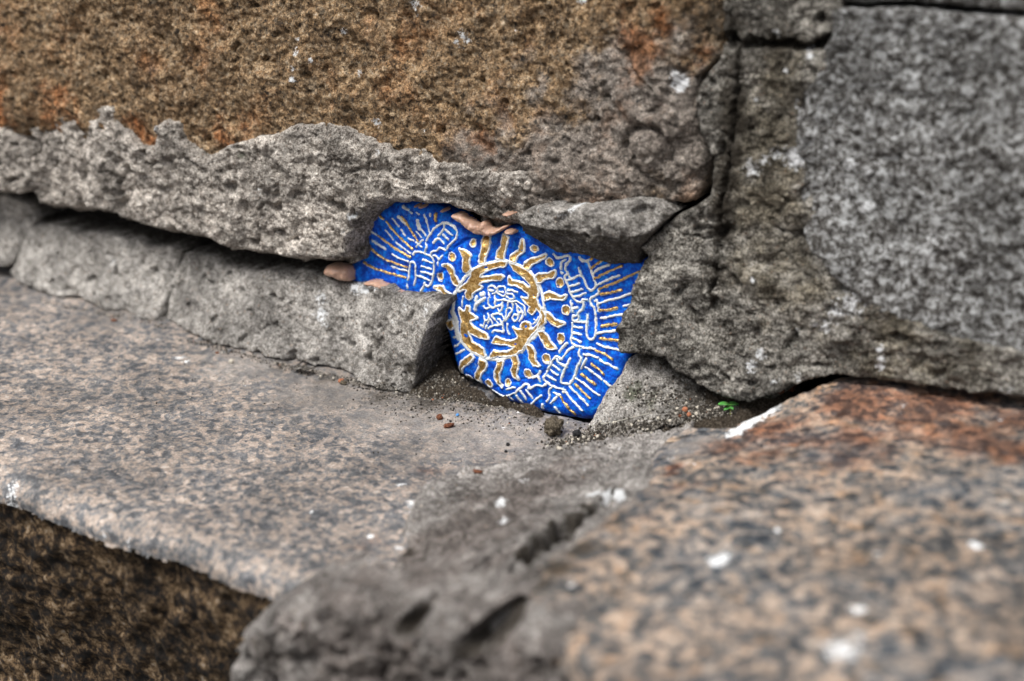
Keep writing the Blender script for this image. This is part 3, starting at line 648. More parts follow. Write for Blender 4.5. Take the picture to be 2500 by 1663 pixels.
rust = blob(u, v, [(1750, 1040, 90, .9), (1900, 1020, 130, .9), (2100, 1010, 160, 1), (2300, 1040, 180, 1), (2480, 1080, 160, .9), (2000, 1080, 160, .7), (1650, 1090, 30, 1.0), (1640, 1110, 26, 1.1), (1760, 1120, 90, .55), (2450, 1150, 120, .8), (2100, 1090, 200, .85), (2350, 1110, 200, .85), (1850, 1100, 120, .7), (2000, 1180, 200, .5), (1650, 1160, 50, .7), (1700, 1160, 70, .5), (1600, 1240, 90, .4), (1450, 1400, 50, .35)], 'g', .04)
dust = blob(u, v, [(1690, 1075, 75, .95), (1720, 1060, 50, .9), (2080, 1010, 40, .7), (2250, 1010, 40, .7), (2160, 1020, 30, .6), (2050, 975, 60, .5)], 'g', .03)
dirt = blob(u, v, [(2100, 940, 60, .5), (2300, 955, 60, .6), (2480, 975, 60, .6), (2000, 950, 40, .4), (1500, 1262, 30, .9), (1420, 1320, 36, 1.2), (1360, 1365, 36, 1.2), (1310, 1400, 36, 1.2), (1300, 1460, 30, 1)], 'g', .04)
make('granite_slab', V, F, M_SLABR, step, masks(u, v, blob(u, v, spots, 'g', .036), dirt, dust, rust), label='rust stained granite slab on the right')

# cement between the slabs, ending in a pitted nose at the front
JL = [(513, 1700, -.045), (545, 1560, -.02), (575, 1515, -.01), (628, 1483, -.002), (650, 1452, .001), (740, 1432, .001), (860, 1412, .002), (950, 1385, .002), (1000, 1320, .003), (985, 1285, .003), (1005, 1230, .003), (1065, 1180, .003),
      (1150, 1152, .003), (1280, 1122, .003), (1340, 1092, .003), (1420, 1072, .003), (1470, 1058, .005)]
JR = [(1560, 1040, .012), (1640, 1038, .018), (1700, 1024, .022), (1660, 1080, .021), (1640, 1200, .024), (1560, 1260, .028), (1470, 1310, .029), (1380, 1380, .029), (1350, 1470, .029), (1390, 1540, .029), (1460, 1610, .026), (1490, 1700, .022)]
P = gpts(JL[4:] + JR[:-2]) + [(.16, -.232), (.10, -.230), (.045, -.228), (.008, -.224)]
JN = [(1300, 1105, .009), (1450, 1095, .014), (1550, 1065, .016), (1550, 1110, .020), (1520, 1200, .027), (1450, 1260, .029), (1310, 1370, .030), (1200, 1400, .021), (1000, 1400, .010), (1100, 1250, .010), (1250, 1180, .012), (1400, 1170, .018),
      (900, 1450, .008), (700, 1470, .004), (1100, 1480, .015), (1280, 1500, .024), (800, 1420, .004)]
jctl = gctl(JL[3:] + JR[:-2] + JN)
def o_j(u, v, sd):
    r = jctl(u, np.maximum(v, -.235)) + fb2(u, v, 16, 4, .5, 141) * .0060 + fb2(u, v, 70, 4, .6, 143) * .0042 - .004 * sstep(-.215, -.228, v) + fb2(u, v, 200, 3, .6, 145) * .0008
    r -= grooves(u, v, [([(1285, 1500), (1285, 1450), (1282, 1395)], 14, .010), ([(1275, 1400), (1335, 1352), (1385, 1305)], 30, .022), ([(1385, 1310), (1440, 1270), (1485, 1235)], 16, .012), ([(1080, 1180), (1250, 1160), (1420, 1150), (1520, 1115)], 8, .003), ([(985, 1285), (1020, 1330), (1070, 1380)], 20, .010),
                        ([(1285, 1175), (1310, 1185), (1345, 1182)], 7, .002), ([(1280, 1160), (1400, 1148), (1500, 1120)], 5, .0012), ([(1430, 1088), (1480, 1072), (1540, 1068)], 4, .0012), ([(1540, 1130), (1590, 1100)], 8, .002)], 'g')
    return r
V, F, u, v, sd = sheet(P, 'g', o_j, .00085, (-.02, .26, -.33, .06), .003, .05, (.0018, 45), .0009, H=.01, fine=(.0004, 500))
spots = [(1450, 1218, 14, 1.3), (1475, 1228, 12, 1.2), (1510, 1243, 12, 1.3), (1222, 1207, 11, .95), (1230, 1257, 10, .85), (1275, 1258, 9, .8), (1520, 1085, 10, .5), (1280, 1145, 14, .4), (1420, 1130, 12, .3), (700, 1400, 10, .4)]
dirt = blob(u, v, [(1290, 1400, 34, 1.5), (1330, 1370, 34, 1.5), (1370, 1330, 34, 1.5), (1405, 1300, 30, 1.4), (1440, 1275, 26, 1.2), (1480, 1250, 26, 1.2), (1298, 1450, 22, 1.2), (990, 1290, 26, 1.2), (1020, 1330, 24, 1.0), (1050, 1360, 20, .9), (1160, 1570, 60, .6), (965, 1540, 50, .7), (1500, 1240, 30, .5), (1200, 1150, 60, .3), (1100, 1180, 60, .4), (600, 1600, 120, .6), (1400, 1640, 80, .6), (1500, 1060, 50, .5), (1450, 1050, 50, .5)], 'g', .015)
br = blob(u, v, [(1150, 1320, 200, 1), (1250, 1240, 150, 1), (1050, 1300, 120, .9), (1350, 1190, 130, .9), (900, 1420, 90, .4), (1200, 1450, 140, .8), (1150, 1210, 110, .8)], 'g', .01)
make('mortar_joint', V, F, M_JOINT, step, masks(u, v, blob(u, v, spots, 'g', .02), dirt, br), label='grey cement filling the joint between the two slabs')
NY = -.250
NO = [(652, 1490), (612, 1512), (585, 1535), (560, 1565), (540, 1620), (520, 1690), (490, 1800), (1520, 1800), (1470, 1700), (1448, 1650), (1415, 1605), (1365, 1570), (1310, 1545), (1220, 1532), (1100, 1528), (950, 1520), (800, 1500), (710, 1488)]
NC = [W(600, 1560, NY), W(1000, 1540, NY)]
def o_nose(u, v, sd):
    r = -NY - .003 + fb2(u, v, 28, 4, .55, 161) * .011 + fb2(u, v, 95, 4, .62, 163) * .006 - np.clip(fb2(u, v, 70, 2, .5, 165) - .2, 0, 1) * .03
    for (px, py, rr, dd) in [(1130, 1575, .0045, .018), (1150, 1556, .0048, .018), (1178, 1546, .0045, .018), (1203, 1550, .0036, .014), (1112, 1592, .0042, .016), (968, 1520, .0038, .014), (957, 1542, .0036, .014), (955, 1560, .003, .008), (628, 1532, .0028, .01), (640, 1560, .0025, .008), (790, 1600, .004, .006)]:
        c = W(px, py + 22, NY - .004); r -= dd * np.clip(1.25 - np.hypot(u - c[0], v - c[2]) / rr, 0, 1)
    r -= grooves(u, v, [([(640, 1470), (620, 1500), (600, 1580)], 10, .004), ([(720, 1500), (900, 1520), (960, 1500)], 10, .004)], 'w')
    return r
V3, F3, u3, v3, sd3 = sheet(wpts(NO, NY), 'w', o_nose, .00085, (-.08, .2, -.08, .06), .013, .035, (.0014, 45), .001, H=.01, fine=(.0008, 400))
d3 = blob(u3, v3, [(1150, 1580, 26, 1.5), (1118, 1610, 20, 1.4), (1190, 1570, 20, 1.3), (962, 1555, 22, 1.4), (600, 1600, 110, .6), (560, 1560, 60, .5), (790, 1600, 70, .5), (1000, 1640, 150, .45), (1440, 1640, 70, .7)], 'w', NY)
b3 = blob(u3, v3, [(900, 1690, 380, .9), (1250, 1670, 260, .8), (1200, 1600, 120, .5)], 'w', NY)
make('mortar_nose', V3, F3, M_JOINT, step, masks(u3, v3, None, d3, b3), label='lumpy pitted nose of cement bulging over the front edge')
# hidden support under the cement
box('mortar_core', (.03, -.205, -.165), (.30, .05, -.03), M_CORE, step)

# ground far below the step
gr = make('ground', [(-40, -40, -.17), (40, -40, -.17), (40, 40, -.17), (-40, 40, -.17)], [(0, 1, 2, 3)], M_GROUND, shade=False); gr['kind'] = 'structure'
gr['label'] = 'grey pavement at the foot of the step'

# soil beds
def soil(P, ctlp, seed, label):
    c = gctl(ctlp)
    V, F, u, v, sd = sheet(gpts(P), 'g', lambda u, v, sd: c(u, v) + fb2(u, v, 90, 4, .7, seed) * .0022 + fb2(u, v, 420, 3, .7, seed + 2) * .0009 - .003 * sstep(.006, 0, sd), .0006, FRAME_G, .001, .004, (.002, 80), .0004)
    o = make('soil', V, F, M_SOIL); o['kind'] = 'stuff'; o['label'] = label; return o
soil([(985, 960, .001), (1060, 978, .0), (1150, 985, .0), (1250, 1005, 0), (1330, 1025, 0), (1330, 985, .006), (1200, 940, .012), (1130, 890, .016), (1090, 850, .016), (1010, 880, .012)],
     [(985, 960, .0005), (1060, 978, .001), (1150, 990, .001), (1250, 1010, .0005), (1330, 1025, 0), (1060, 915, .009), (1100, 880, .013), (1150, 925, .010), (1230, 970, .007), (1300, 1000, .004), (1020, 900, .008)], 151, 'dark soil in the hollow below the left of the painted piece')
soil([(1430, 1062, .001), (1500, 1060, .006), (1560, 1052, .010), (1640, 1042, .016), (1730, 1030, .021), (1800, 1022, .024), (1850, 985, .030), (1900, 960, .034), (1960, 930, .036), (1900, 900, .036), (1780, 900, .030), (1600, 900, .026), (1480, 960, .010)],
     [(1430, 1062, .001), (1500, 1062, .005), (1560, 1055, .009), (1640, 1045, .015), (1730, 1030, .020), (1800, 1018, .023), (1850, 985, .028), (1900, 960, .033), (1960, 930, .036), (1700, 960, .024), (1780, 960, .028), (1600, 980, .016)], 157, 'dark soil in the crack round the green sprout')

# ------------------------------------------------------------------ THE PAINTED PIECE
R1 = (4.9, 840, 480); R2 = (6.533, 1040, 560); R3 = (5.228, 1040, 760); R4 = (6.03, 1300, 600); R5 = (6.031, 1260, 800)
C1 = (13.067, 1120, 680); C2 = (13.067, 1120, 740); C3 = (13.067, 960, 540)
YT = .008
def tp(R, L): return [(lambda q: (q[0], q[2]))(W(R[1] + a / R[0], R[2] + b / R[0], YT)) for a, b in L]
MM = .00022                                 # metres per picture pixel at the wall
relief = thing('painted_relief', 'bright blue clay relief with gold sun and white line hands, filling the wall gap', 'relief', tuple(W(1300, 1025, .012)))
TO = [(834, 662), (840, 686), (867, 700), (901, 700), (942, 712), (999, 730), (1044, 745), (1072, 762), (1077, 790), (1088, 820), (1100, 867), (1113, 905), (1130, 924), (1151, 930), (1172, 940), (1191, 953), (1208, 968), (1231, 982),
      (1260, 988), (1293, 1001), (1343, 1014), (1393, 1024), (1434, 1031), (1470, 1020), (1520, 945), (1530, 868), (1560, 790), (1600, 640), (1560, 630), (1480, 615), (1400, 600), (1340, 575), (1290, 560), (1224, 556), (1205, 566), (1193, 576), (1170, 576),
      (1146, 564), (1126, 545), (1095, 522), (1060, 500), (1000, 490), (950, 492), (915, 505), (880, 540), (858, 590), (850, 625), (866, 642), (846, 650)]
TOP = smooth(wpts(TO, YT), 1, True)
FOLD = [([(1045, 705), (1062, 670), (1082, 620), (1101, 606), (1145, 588), (1165, 582)], 9, .0016), ([(1244, 590), (1243, 630), (1240, 640)], 7, .0013), ([(1230, 940), (1180, 960), (1290, 930), (1330, 915)], 6, .0008),
        ([(870, 640), (900, 650), (945, 668)], 9, .0014), ([(1238, 880), (1225, 850)], 4, .0006)]
DOTS = [(R1, 1550, 555, 7.6, 8.6), (R1, 1305, 715, 9.8, 10.6), (R1, 1145, 965, 9.2, 9.2), (R2, 1740, 305, 9.6, 7.6), (R2, 1990, 520, 9.8, 9.8), (R2, 2145, 850, 9.4, 11.4), (R2, 2240, 1285, 9.8, 11.6),
        (R3, 1720, 345, 9.8, 11.8), (R3, 1545, 600, 9.9, 11.2), (R3, 1325, 785, 10.2, 11.6), (R3, 1055, 905, 7.8, 9.4), (R3, 805, 920, 9.2, 10), (R3, 540, 850, 9.4, 6.5)]
DW = [(tp(R, [(a, b)])[0], rx * MM, ry * MM) for R, a, b, rx, ry in DOTS]
def body_out(u, v, sd=None):               # outward height of the blue clay (towards -y)
    r = -YT + fb2(u, v, 22, 3, .5, 201) * .0028 + fb2(u, v, 120, 3, .55, 203) * .0007 + fb2(u, v, 75, 2, .5, 207, True) * .0006
    r = r - grooves(u, v, FOLD, 'w')
    c = W(880, 620, YT); r = r - .004 * sstep(.03, 0, np.hypot(u - c[0], (v - c[2])))
    s = poly_sd(u, v, TOP); q = np.clip(1 - s / .0075, 0, 1); r = r - .0055 * (1 - np.sqrt(np.maximum(1 - q * q, 0)))
    return r
def pits(u, v):
    r = np.zeros(u.shape)
    for (c, rx, ry) in DW:
        d = np.sqrt(((u - c[0]) / rx) ** 2 + ((v - c[1]) / ry) ** 2)
        r = np.maximum(r, np.sqrt(np.clip(1.06 ** 2 - d * d, 0, None)) * .0016)
    return r
WL = []   # white ridges: (region, width px, points)
def wl(R, wd, *Ls):
    for L in Ls: WL.append((R, wd, L))
wl(R1, 4.2, [(480, 410), (540, 470), (580, 520)], [(610, 550), (680, 600), (740, 640)], [(755, 650), (800, 682)], [(575, 695), (670, 740), (770, 780)], [(535, 848), (620, 870), (745, 885)],
   [(575, 265), (610, 310), (648, 358)], [(685, 400), (730, 465)], [(770, 498), (830, 530)], [(860, 545), (900, 580), (940, 604)], [(868, 602), (905, 560), (950, 515)], [(965, 215), (1000, 300), (1025, 420)], [(860, 420), (930, 492)],
   [(230, 395), (300, 430), (370, 470)], [(870, 190), (900, 212)], [(790, 185), (815, 200)], [(1040, 200), (1042, 235)])
wl(R1, 6, [(305, 545), (380, 590), (470, 640)], [(690, 125), (770, 165)], [(650, 235), (690, 290), (730, 330)])
wl(R1, 10, [(880, 285), (890, 340), (905, 385)]); wl(R1, 5, [(915, 380), (980, 460)])
wl(C3, 5.2, [(1070, 620), (1130, 500), (1250, 340), (1400, 160), (1560, 70), (1680, 40), (1800, 60), (1950, 150), (2060, 290), (2080, 430), (1980, 590), (1860, 710), (1760, 800), (1740, 870)], [(1660, 80), (1640, 250), (1560, 350), (1470, 450)],
   [(1700, 250), (1800, 340), (1910, 425)], [(1630, 440), (1700, 500), (1780, 580)], [(1320, 670), (1400, 560), (1480, 545), (1560, 600), (1640, 700)], [(1060, 700), (1110, 790), (1060, 900), (1030, 1000)],
   [(1140, 250), (1170, 340), (1190, 360)])
wl(C3, 4.6, [(1230, 1040), (1260, 940), (1380, 950), (1440, 910), (1510, 830), (1600, 850), (1680, 900)], [(1300, 1070), (1400, 1100), (1460, 1180), (1480, 1260), (1520, 1180), (1600, 1080)], [(1440, 1310), (1450, 1420)])
wl(R1, 5, [(830, 690), (850, 655), (930, 660), (1000, 690), (1060, 710), (1083, 780), (1075, 900), (1045, 1030), (1005, 1085), (975, 1060)], [(950, 755), (1000, 770), (1050, 790)], [(935, 830), (1045, 868)], [(925, 895), (1000, 915), (1060, 935)],
   [(870, 945), (940, 960), (1020, 1005)], [(765, 1000), (775, 900), (790, 800), (820, 775), (860, 800), (862, 900), (850, 1000), (838, 1060)], [(755, 1050), (760, 1095)], [(965, 1030), (945, 1095), (915, 1130)], [(970, 1172), (1025, 1155)])
wl(R3, 5, [(345, 340), (410, 320)], [(362, 452), (420, 420), (450, 390)], [(380, 552), (440, 515), (500, 482)])
wl(C1, 4.6, [(120, 900), (100, 760), (150, 580)], [(960, 430), (990, 520), (1020, 590)], [(975, 620), (965, 760), (1000, 850), (1080, 900)], [(830, 870), (880, 960), (1000, 910), (1120, 920), (1260, 870), (1390, 800)],
   [(950, 330), (1000, 220), (1140, 195), (1180, 320)], [(960, 370), (1130, 375)], [(1080, 470), (1170, 470), (1240, 380), (1260, 270), (1380, 225), (1500, 260), (1530, 400), (1500, 540), (1410, 560), (1300, 490), (1250, 440)],
   [(1310, 400), (1430, 430)], [(1160, 540), (1180, 680), (1330, 690), (1470, 660), (1560, 700), (1700, 730), (1860, 700)], [(1180, 700), (1170, 870), (1280, 870)], [(1410, 760), (1400, 1000), (1330, 1060), (1270, 970)],
   [(1570, 470), (1700, 470), (1810, 540), (1790, 640), (1640, 640), (1540, 570)], [(1590, 350), (1700, 350), (1800, 390), (1900, 430)], [(1590, 740), (1570, 890)], [(1740, 760), (1740, 920)], [(1540, 960), (1530, 1150), (1520, 1330)],
   [(1550, 950), (1640, 930), (1730, 970), (1700, 1070), (1610, 1170), (1560, 1300)], [(1890, 720), (2060, 830), (2130, 920), (2130, 1060), (2150, 1160)], [(1830, 780), (1900, 880), (2030, 980), (2070, 1130), (2040, 1250), (1970, 1330)],
   [(1900, 900), (1880, 1010), (1960, 1110), (2020, 1040)], [(1790, 1130), (1730, 1290), (1850, 1360), (1920, 1220), (1980, 1100), (1880, 1150), (1790, 1130)],
   [(970, 1100), (1010, 1230), (960, 1320), (880, 1330), (830, 1180)], [(870, 1330), (840, 1450), (800, 1540)], [(1120, 1130), (1300, 1080), (1430, 1150), (1500, 1280), (1440, 1360)], [(1080, 1160), (1200, 1300), (1300, 1430)], [(1290, 1280), (1370, 1310), (1450, 1500)],
   [(1050, 1280), (1130, 1420)], [(960, 1400), (1010, 1330)])
wl(C1, 8, [(535, 980), (560, 850), (640, 760), (740, 690), (860, 620)], [(600, 590), (570, 700)]); wl(C1, 11, [(750, 490), (810, 480)])
wl(C2, 5, [(990, 810), (1060, 710), (1200, 690), (1420, 665)], [(1430, 620), (1440, 780), (1480, 940), (1330, 870), (1170, 840), (1120, 920)], [(1590, 650), (1570, 760), (1610, 880), (1660, 960)], [(710, 690), (790, 710)], [(900, 800), (930, 690)])
wl(R3, 3.6, [(1445, 60), (1425, 125), (1370, 160)], [(1385, 95), (1430, 115)])
wl(R4, 5.6, [(330, 120), (380, 180), (460, 165), (545, 128), (575, 215), (500, 260), (490, 330), (535, 430), (550, 485)], [(500, 205), (425, 235), (435, 340)], [(433, 390), (440, 402)], [(510, 425), (455, 460), (520, 540), (545, 680), (600, 780), (665, 845), (725, 830), (745, 790), (800, 805)],
   [(520, 505), (640, 460), (700, 430), (750, 450), (780, 560), (830, 650), (885, 660), (945, 590), (905, 480), (870, 360), (830, 240)], [(695, 330), (725, 430)], [(705, 170), (735, 220), (810, 225), (855, 200)], [(530, 592), (620, 580), (690, 555)], [(560, 682), (650, 668), (735, 635)], [(600, 755), (690, 740), (770, 705)],
   [(740, 830), (742, 930), (680, 970), (655, 1030), (595, 1030), (590, 1105), (675, 1105), (680, 1050)], [(968, 650), (970, 715), (835, 780), (850, 870), (910, 920), (922, 1000), (932, 1150), (935, 1300), (915, 1360), (865, 1380), (810, 1350), (792, 1250), (802, 1130), (800, 1030)],
   [(610, 1120), (700, 1120), (790, 1128)], [(585, 1140), (580, 1250), (560, 1400), (620, 1470), (750, 1490), (920, 1520)], [(600, 1195), (730, 1210)], [(595, 1285), (720, 1310)], [(595, 1365), (710, 1415)], [(560, 815), (575, 900), (592, 970)], [(600, 925), (655, 910)],
   [(905, 820), (950, 800), (965, 960)], [(890, 420), (950, 350), (1060, 305), (1145, 278)], [(940, 590), (1060, 520), (1180, 470), (1285, 437)], [(980, 850), (1100, 810), (1250, 780), (1370, 730), (1478, 700)], [(1335, 893), (1440, 875)], [(1110, 1050), (1220, 1032), (1370, 1008)],
   [(950, 1290), (1080, 1265), (1180, 1265), (1300, 1238)], [(955, 1445), (1050, 1480), (1180, 1500), (1340, 1558)], [(400, 1560), (440, 1490), (510, 1440)])
wl(R4, 7, [(1000, 1073), (1075, 1068)])
wl(R5, 5.6, [(850, 290), (755, 330), (720, 400), (665, 475), (625, 420), (570, 430), (520, 520), (460, 640), (408, 740), (450, 790), (520, 850), (620, 890), (735, 910), (690, 955)], [(950, 300), (925, 390), (985, 440), (905, 580), (880, 680), (830, 780), (780, 840), (680, 810), (662, 790), (700, 650), (745, 560), (800, 450)],
   [(605, 455), (630, 520), (755, 572)], [(550, 550), (650, 622)], [(510, 620), (620, 690)], [(470, 702), (590, 775)], [(1005, 382), (1120, 402), (1215, 440)], [(1245, 472), (1360, 530), (1500, 602)], [(1045, 450), (1000, 540), (960, 600)], [(1025, 580), (1130, 652)], [(1160, 680), (1270, 758)], [(1310, 780), (1395, 850)],
   [(870, 732), (1000, 830), (1130, 930), (1230, 990)], [(790, 872), (900, 980), (1060, 1140)], [(725, 945), (830, 1080), (980, 1220)], [(565, 952), (650, 1000)], [(530, 870), (480, 930), (510, 1010), (465, 1080)], [(605, 1012), (520, 1110)], [(580, 1170), (630, 1258)],
   [(0, 950), (80, 880), (175, 800), (220, 845), (200, 905), (330, 820), (400, 862), (450, 822)], [(10, 985), (80, 1100)], [(90, 915), (160, 1050)], [(170, 905), (250, 1030)], [(380, 990), (290, 1060), (225, 1130)], [(270, 722), (330, 700), (370, 632)], [(335, 705), (370, 780)], [(640, 350), (690, 290), (750, 230)])
wl(R5, 8, [(400, 1130), (395, 1180)])
wl(R3, 4.4, [(850, 1015), (900, 1045), (980, 1092), (1060, 1070), (1150, 1030), (1250, 940)], [(975, 1095), (1040, 1150)], [(1075, 1085), (1110, 1135)], [(1170, 1062), (1230, 1170)], [(1040, 990), (1150, 960)])
GL = [(R1, 4.6, [(410, 228), (465, 268)]), (R1, 4.8, [(500, 300), (590, 420), (700, 515), (820, 620)]), (R1, 4.8, [(690, 240), (740, 310), (800, 410), (885, 530)]), (R1, 4.6, [(385, 475), (500, 560), (640, 635), (800, 722)]),
      (R1, 5.0, [(145, 575), (200, 610), (290, 650), (380, 720), (500, 775), (620, 800), (750, 845)]), (R1, 5.0, [(190, 800), (250, 840), (330, 875), (440, 900), (560, 932), (735, 965)]), (R1, 7, [(1103, 200), (1107, 285)]),
      (R4, 5, [(865, 198), (890, 180)]), (R4, 5.2, [(870, 330), (950, 265), (1035, 215)]), (R4, 5.2, [(920, 480), (1050, 412), (1200, 340), (1340, 282)]), (R4, 5.4, [(980, 640), (1100, 585), (1300, 510), (1420, 440), (1590, 372)]), (R4, 5, [(1500, 585), (1540, 575)]),
      (R4, 6, [(1000, 722), (1150, 690), (1305, 652)]), (R4, 6, [(990, 955), (1110, 945), (1248, 920)]), (R4, 7, [(1015, 1180), (1120, 1170), (1240, 1148)]), (R4, 6, [(1000, 1360), (1120, 1380), (1270, 1385)]),
      (R5, 5.4, [(1180, 330), (1300, 370), (1425, 450)]), (R5, 5, [(1120, 525), (1200, 580), (1310, 680)]), (R5, 5.4, [(965, 680), (1060, 760), (1170, 830)]), (R5, 4.6, [(870, 825), (980, 940), (1100, 1048)]), (R5, 5, [(665, 1020), (740, 1130), (870, 1280)])]
FL = [(R2, [(130, 930), (260, 915), (300, 990), (425, 1070), (430, 1110), (370, 1110), (300, 1050), (240, 965), (160, 950)]),
      (R2, [(285, 570), (380, 565), (455, 620), (470, 720), (545, 840), (525, 895), (450, 850), (415, 710), (360, 620)]),
      (R2, [(560, 310), (650, 330), (740, 400), (715, 450), (720, 560), (745, 610), (680, 668), (635, 640), (640, 440), (600, 360)]),
      (R2, [(890, 110), (985, 130), (1015, 220), (990, 360), (960, 430), (950, 525), (885, 520), (895, 420), (920, 280), (905, 180)]),
      (R2, [(1235, 90), (1315, 130), (1300, 220), (1265, 330), (1250, 400), (1255, 465), (1140, 445), (1150, 370), (1215, 270), (1230, 180)]),
      (R2, [(1550, 160), (1580, 250), (1560, 350), (1460, 420), (1440, 505), (1365, 480), (1370, 430), (1480, 340), (1530, 240)]),
      (R2, [(1580, 605), (1600, 540), (1680, 480), (1800, 450), (1930, 395), (1905, 440), (1800, 495), (1690, 550), (1640, 625)]),
      (R2, [(1770, 825), (1755, 760), (1820, 705), (1950, 715), (2065, 660), (2070, 710), (2030, 765), (1900, 775), (1830, 835)]),
      (R2, [(1905, 1025), (1980, 1000), (2080, 1030), (2160, 1080), (2235, 1055), (2195, 1110), (2080, 1095), (1990, 1085), (1910, 1115)]),
      (R2, [(1935, 1325), (1995, 1355), (2075, 1450), (2210, 1505), (2110, 1540), (2020, 1485), (1940, 1405)]),
      (R3, [(1450, 258), (1505, 258), (1555, 320), (1595, 400), (1660, 470), (1565, 465), (1520, 405), (1475, 310)]),
      (R3, [(1305, 425), (1365, 435), (1405, 520), (1405, 620), (1460, 685), (1395, 670), (1350, 600), (1340, 510)]),
      (R3, [(1108, 570), (1172, 555), (1202, 640), (1182, 720), (1162, 790), (1195, 865), (1140, 820), (1115, 740), (1148, 660)]),
      (R3, [(932, 640), (998, 635), (985, 700), (948, 780), (945, 870), (978, 955), (928, 910), (898, 830), (908, 750), (938, 700)]),
      (R3, [(715, 600), (782, 640), (772, 720), (705, 790), (682, 860), (692, 915), (640, 855), (648, 790), (700, 720)]),
      (R3, [(600, 545), (625, 570), (580, 635), (500, 685), (465, 725), (452, 785), (438, 730), (470, 650), (530, 590)]),
      (R3, [(250, 140), (335, 118), (362, 190), (312, 222), (278, 190)])]
FIG = [(R2, [(1312, 512), (1200, 512), (1060, 545), (950, 570), (830, 612), (775, 670), (740, 760), (700, 830), (650, 870), (570, 930), (528, 985), (600, 940), (660, 935), (690, 965), (658, 1015), (655, 1070), (700, 1105), (748, 1075), (752, 1010), (810, 965), (905, 915), (850, 885),
            (875, 830), (1000, 805), (1100, 790), (1200, 790), (1250, 735), (1200, 730), (1100, 735), (960, 762), (868, 762), (900, 700), (980, 645), (1100, 595), (1265, 575)]),
       (R2, [(1365, 535), (1420, 625), (1500, 685), (1600, 770), (1690, 870), (1690, 925), (1650, 925), (1560, 850), (1450, 822), (1385, 812), (1345, 755), (1338, 862), (1450, 872), (1560, 922), (1640, 1005), (1662, 1060), (1650, 1112), (1552, 1085), (1620, 1172), (1690, 1222),
             (1648, 1290), (1700, 1335), (1762, 1285), (1768, 1232), (1835, 1290), (1875, 1360), (1872, 1450), (1800, 1568), (1832, 1568), (1908, 1465), (1905, 1350), (1865, 1285), (1805, 1200), (1772, 1100), (1792, 1000), (1782, 900), (1732, 760), (1640, 660), (1500, 588)]),
       (R3, [(1128, 198), (1170, 250), (1202, 310), (1190, 345), (1090, 375), (1000, 362), (918, 318), (872, 390), (960, 395), (1100, 430), (1155, 442), (1130, 482), (1050, 515), (960, 512), (885, 498), (832, 582), (930, 552), (1040, 562), (1150, 532), (1242, 472), (1295, 390), (1352, 290), (1442, 212),
             (1505, 130), (1525, 60), (1500, -40), (1478, -10), (1488, 60), (1450, 160), (1385, 225), (1330, 225), (1345, 185), (1325, 145), (1285, 132), (1248, 150), (1240, 190), (1262, 225), (1180, 228)]),
       (R3, [(560, -62), (530, -62), (518, -5), (470, 5), (425, -35), (432, 10), (462, 90), (470, 130), (462, 200), (458, 300), (488, 382), (560, 445), (640, 505), (720, 535), (775, 568), (752, 480), (690, 432), (602, 388), (562, 300), (548, 228), (600, 272), (700, 318), (812, 335), (795, 292), (690, 238), (602, 188),
             (580, 150), (568, 105), (655, 82), (592, 38), (555, 0)])]
RING = [(R2, [(1320, 500), (1180, 495), (960, 540), (800, 610), (660, 735), (580, 830), (500, 960)], 7.5), (R2, [(500, 960), (440, 1040), (435, 1150), (425, 1290)], 9), (R3, [(340, 20), (385, 110), (395, 250), (420, 340)], 15),
        (R3, [(420, 340), (500, 432), (600, 505), (720, 565), (800, 602), (900, 608), (1000, 600), (1120, 565), (1230, 500)], 8), (R3, [(1230, 500), (1300, 400), (1400, 300), (1500, 205)], 13), (R3, [(1500, 205), (1540, 100), (1535, 0)], 7),
        (R2, [(1915, 1430), (1905, 1280), (1870, 1080), (1810, 880), (1740, 745), (1640, 645), (1500, 565), (1390, 515)], 7.5)]
ALLW = [(smooth(tp(R, L), 1), wd * MM / 2) for R, wd, L in WL] + [(smooth(tp(R, L), 2), wd * MM / 2) for R, L, wd in RING]
OUTL = [tp(R, L) for R, L in FL + FIG]

# blue body
def o_body(u, v, sd): return body_out(u, v) - pits(u, v)
V, F, u, v, sd = sheet(None, 'w', o_body, .0004, (-.2, .2, -.05, .25), 0, .012, (0, 1), 0, sdf=lambda u, v: poly_sd(u, v, TOP), bounds=(min(p[0] for p in TOP), max(p[0] for p in TOP), min(p[1] for p in TOP), max(p[1] for p in TOP)))
near = np.full(u.shape, 1.0)
for L, hw in ALLW:
    A = np.array(L); m = (u > A[:, 0].min() - .003) & (u < A[:, 0].max() + .003) & (v > A[:, 1].min() - .003) & (v < A[:, 1].max() + .003)
    near[m] = np.minimum(near[m], line_d(u[m], v[m], L) - hw)
for L in OUTL:
    A = np.array(L); m = (u > A[:, 0].min() - .004) & (u < A[:, 0].max() + .004) & (v > A[:, 1].min() - .004) & (v < A[:, 1].max() + .004)
    near[m] = np.minimum(near[m], np.abs(poly_sd(u[m], v[m], L)) - .0008)
dry = .75 * np.exp(-np.maximum(near, 0) / .0006) + .25 * sstep(.1, .45, fb2(u, v, 60, 3, .6, 231))
dry = np.maximum(dry, blob(u, v, [(900, 650, 40, .1), (1170, 900, 30, .7), (1000, 520, 60, .5), (862, 640, 16, .9)], 'w', YT) * .9)
whs = blob(u, v, [(983, 506, 9, .8), (1003, 516, 6, .6), (1024, 522, 6, .6), (1017, 560, 12, .45), (1090, 850, 8, .3), (1105, 785, 30, .75), (1075, 765, 12, .4), (925, 590, 8, .3), (1225, 975, 10, .5), (1195, 950, 8, .6)], 'w', YT)
make('clay_body', V, F, M_BLUE, relief, masks(u, v, dry, whs))
SOUP_BODY = len(BV) - 1

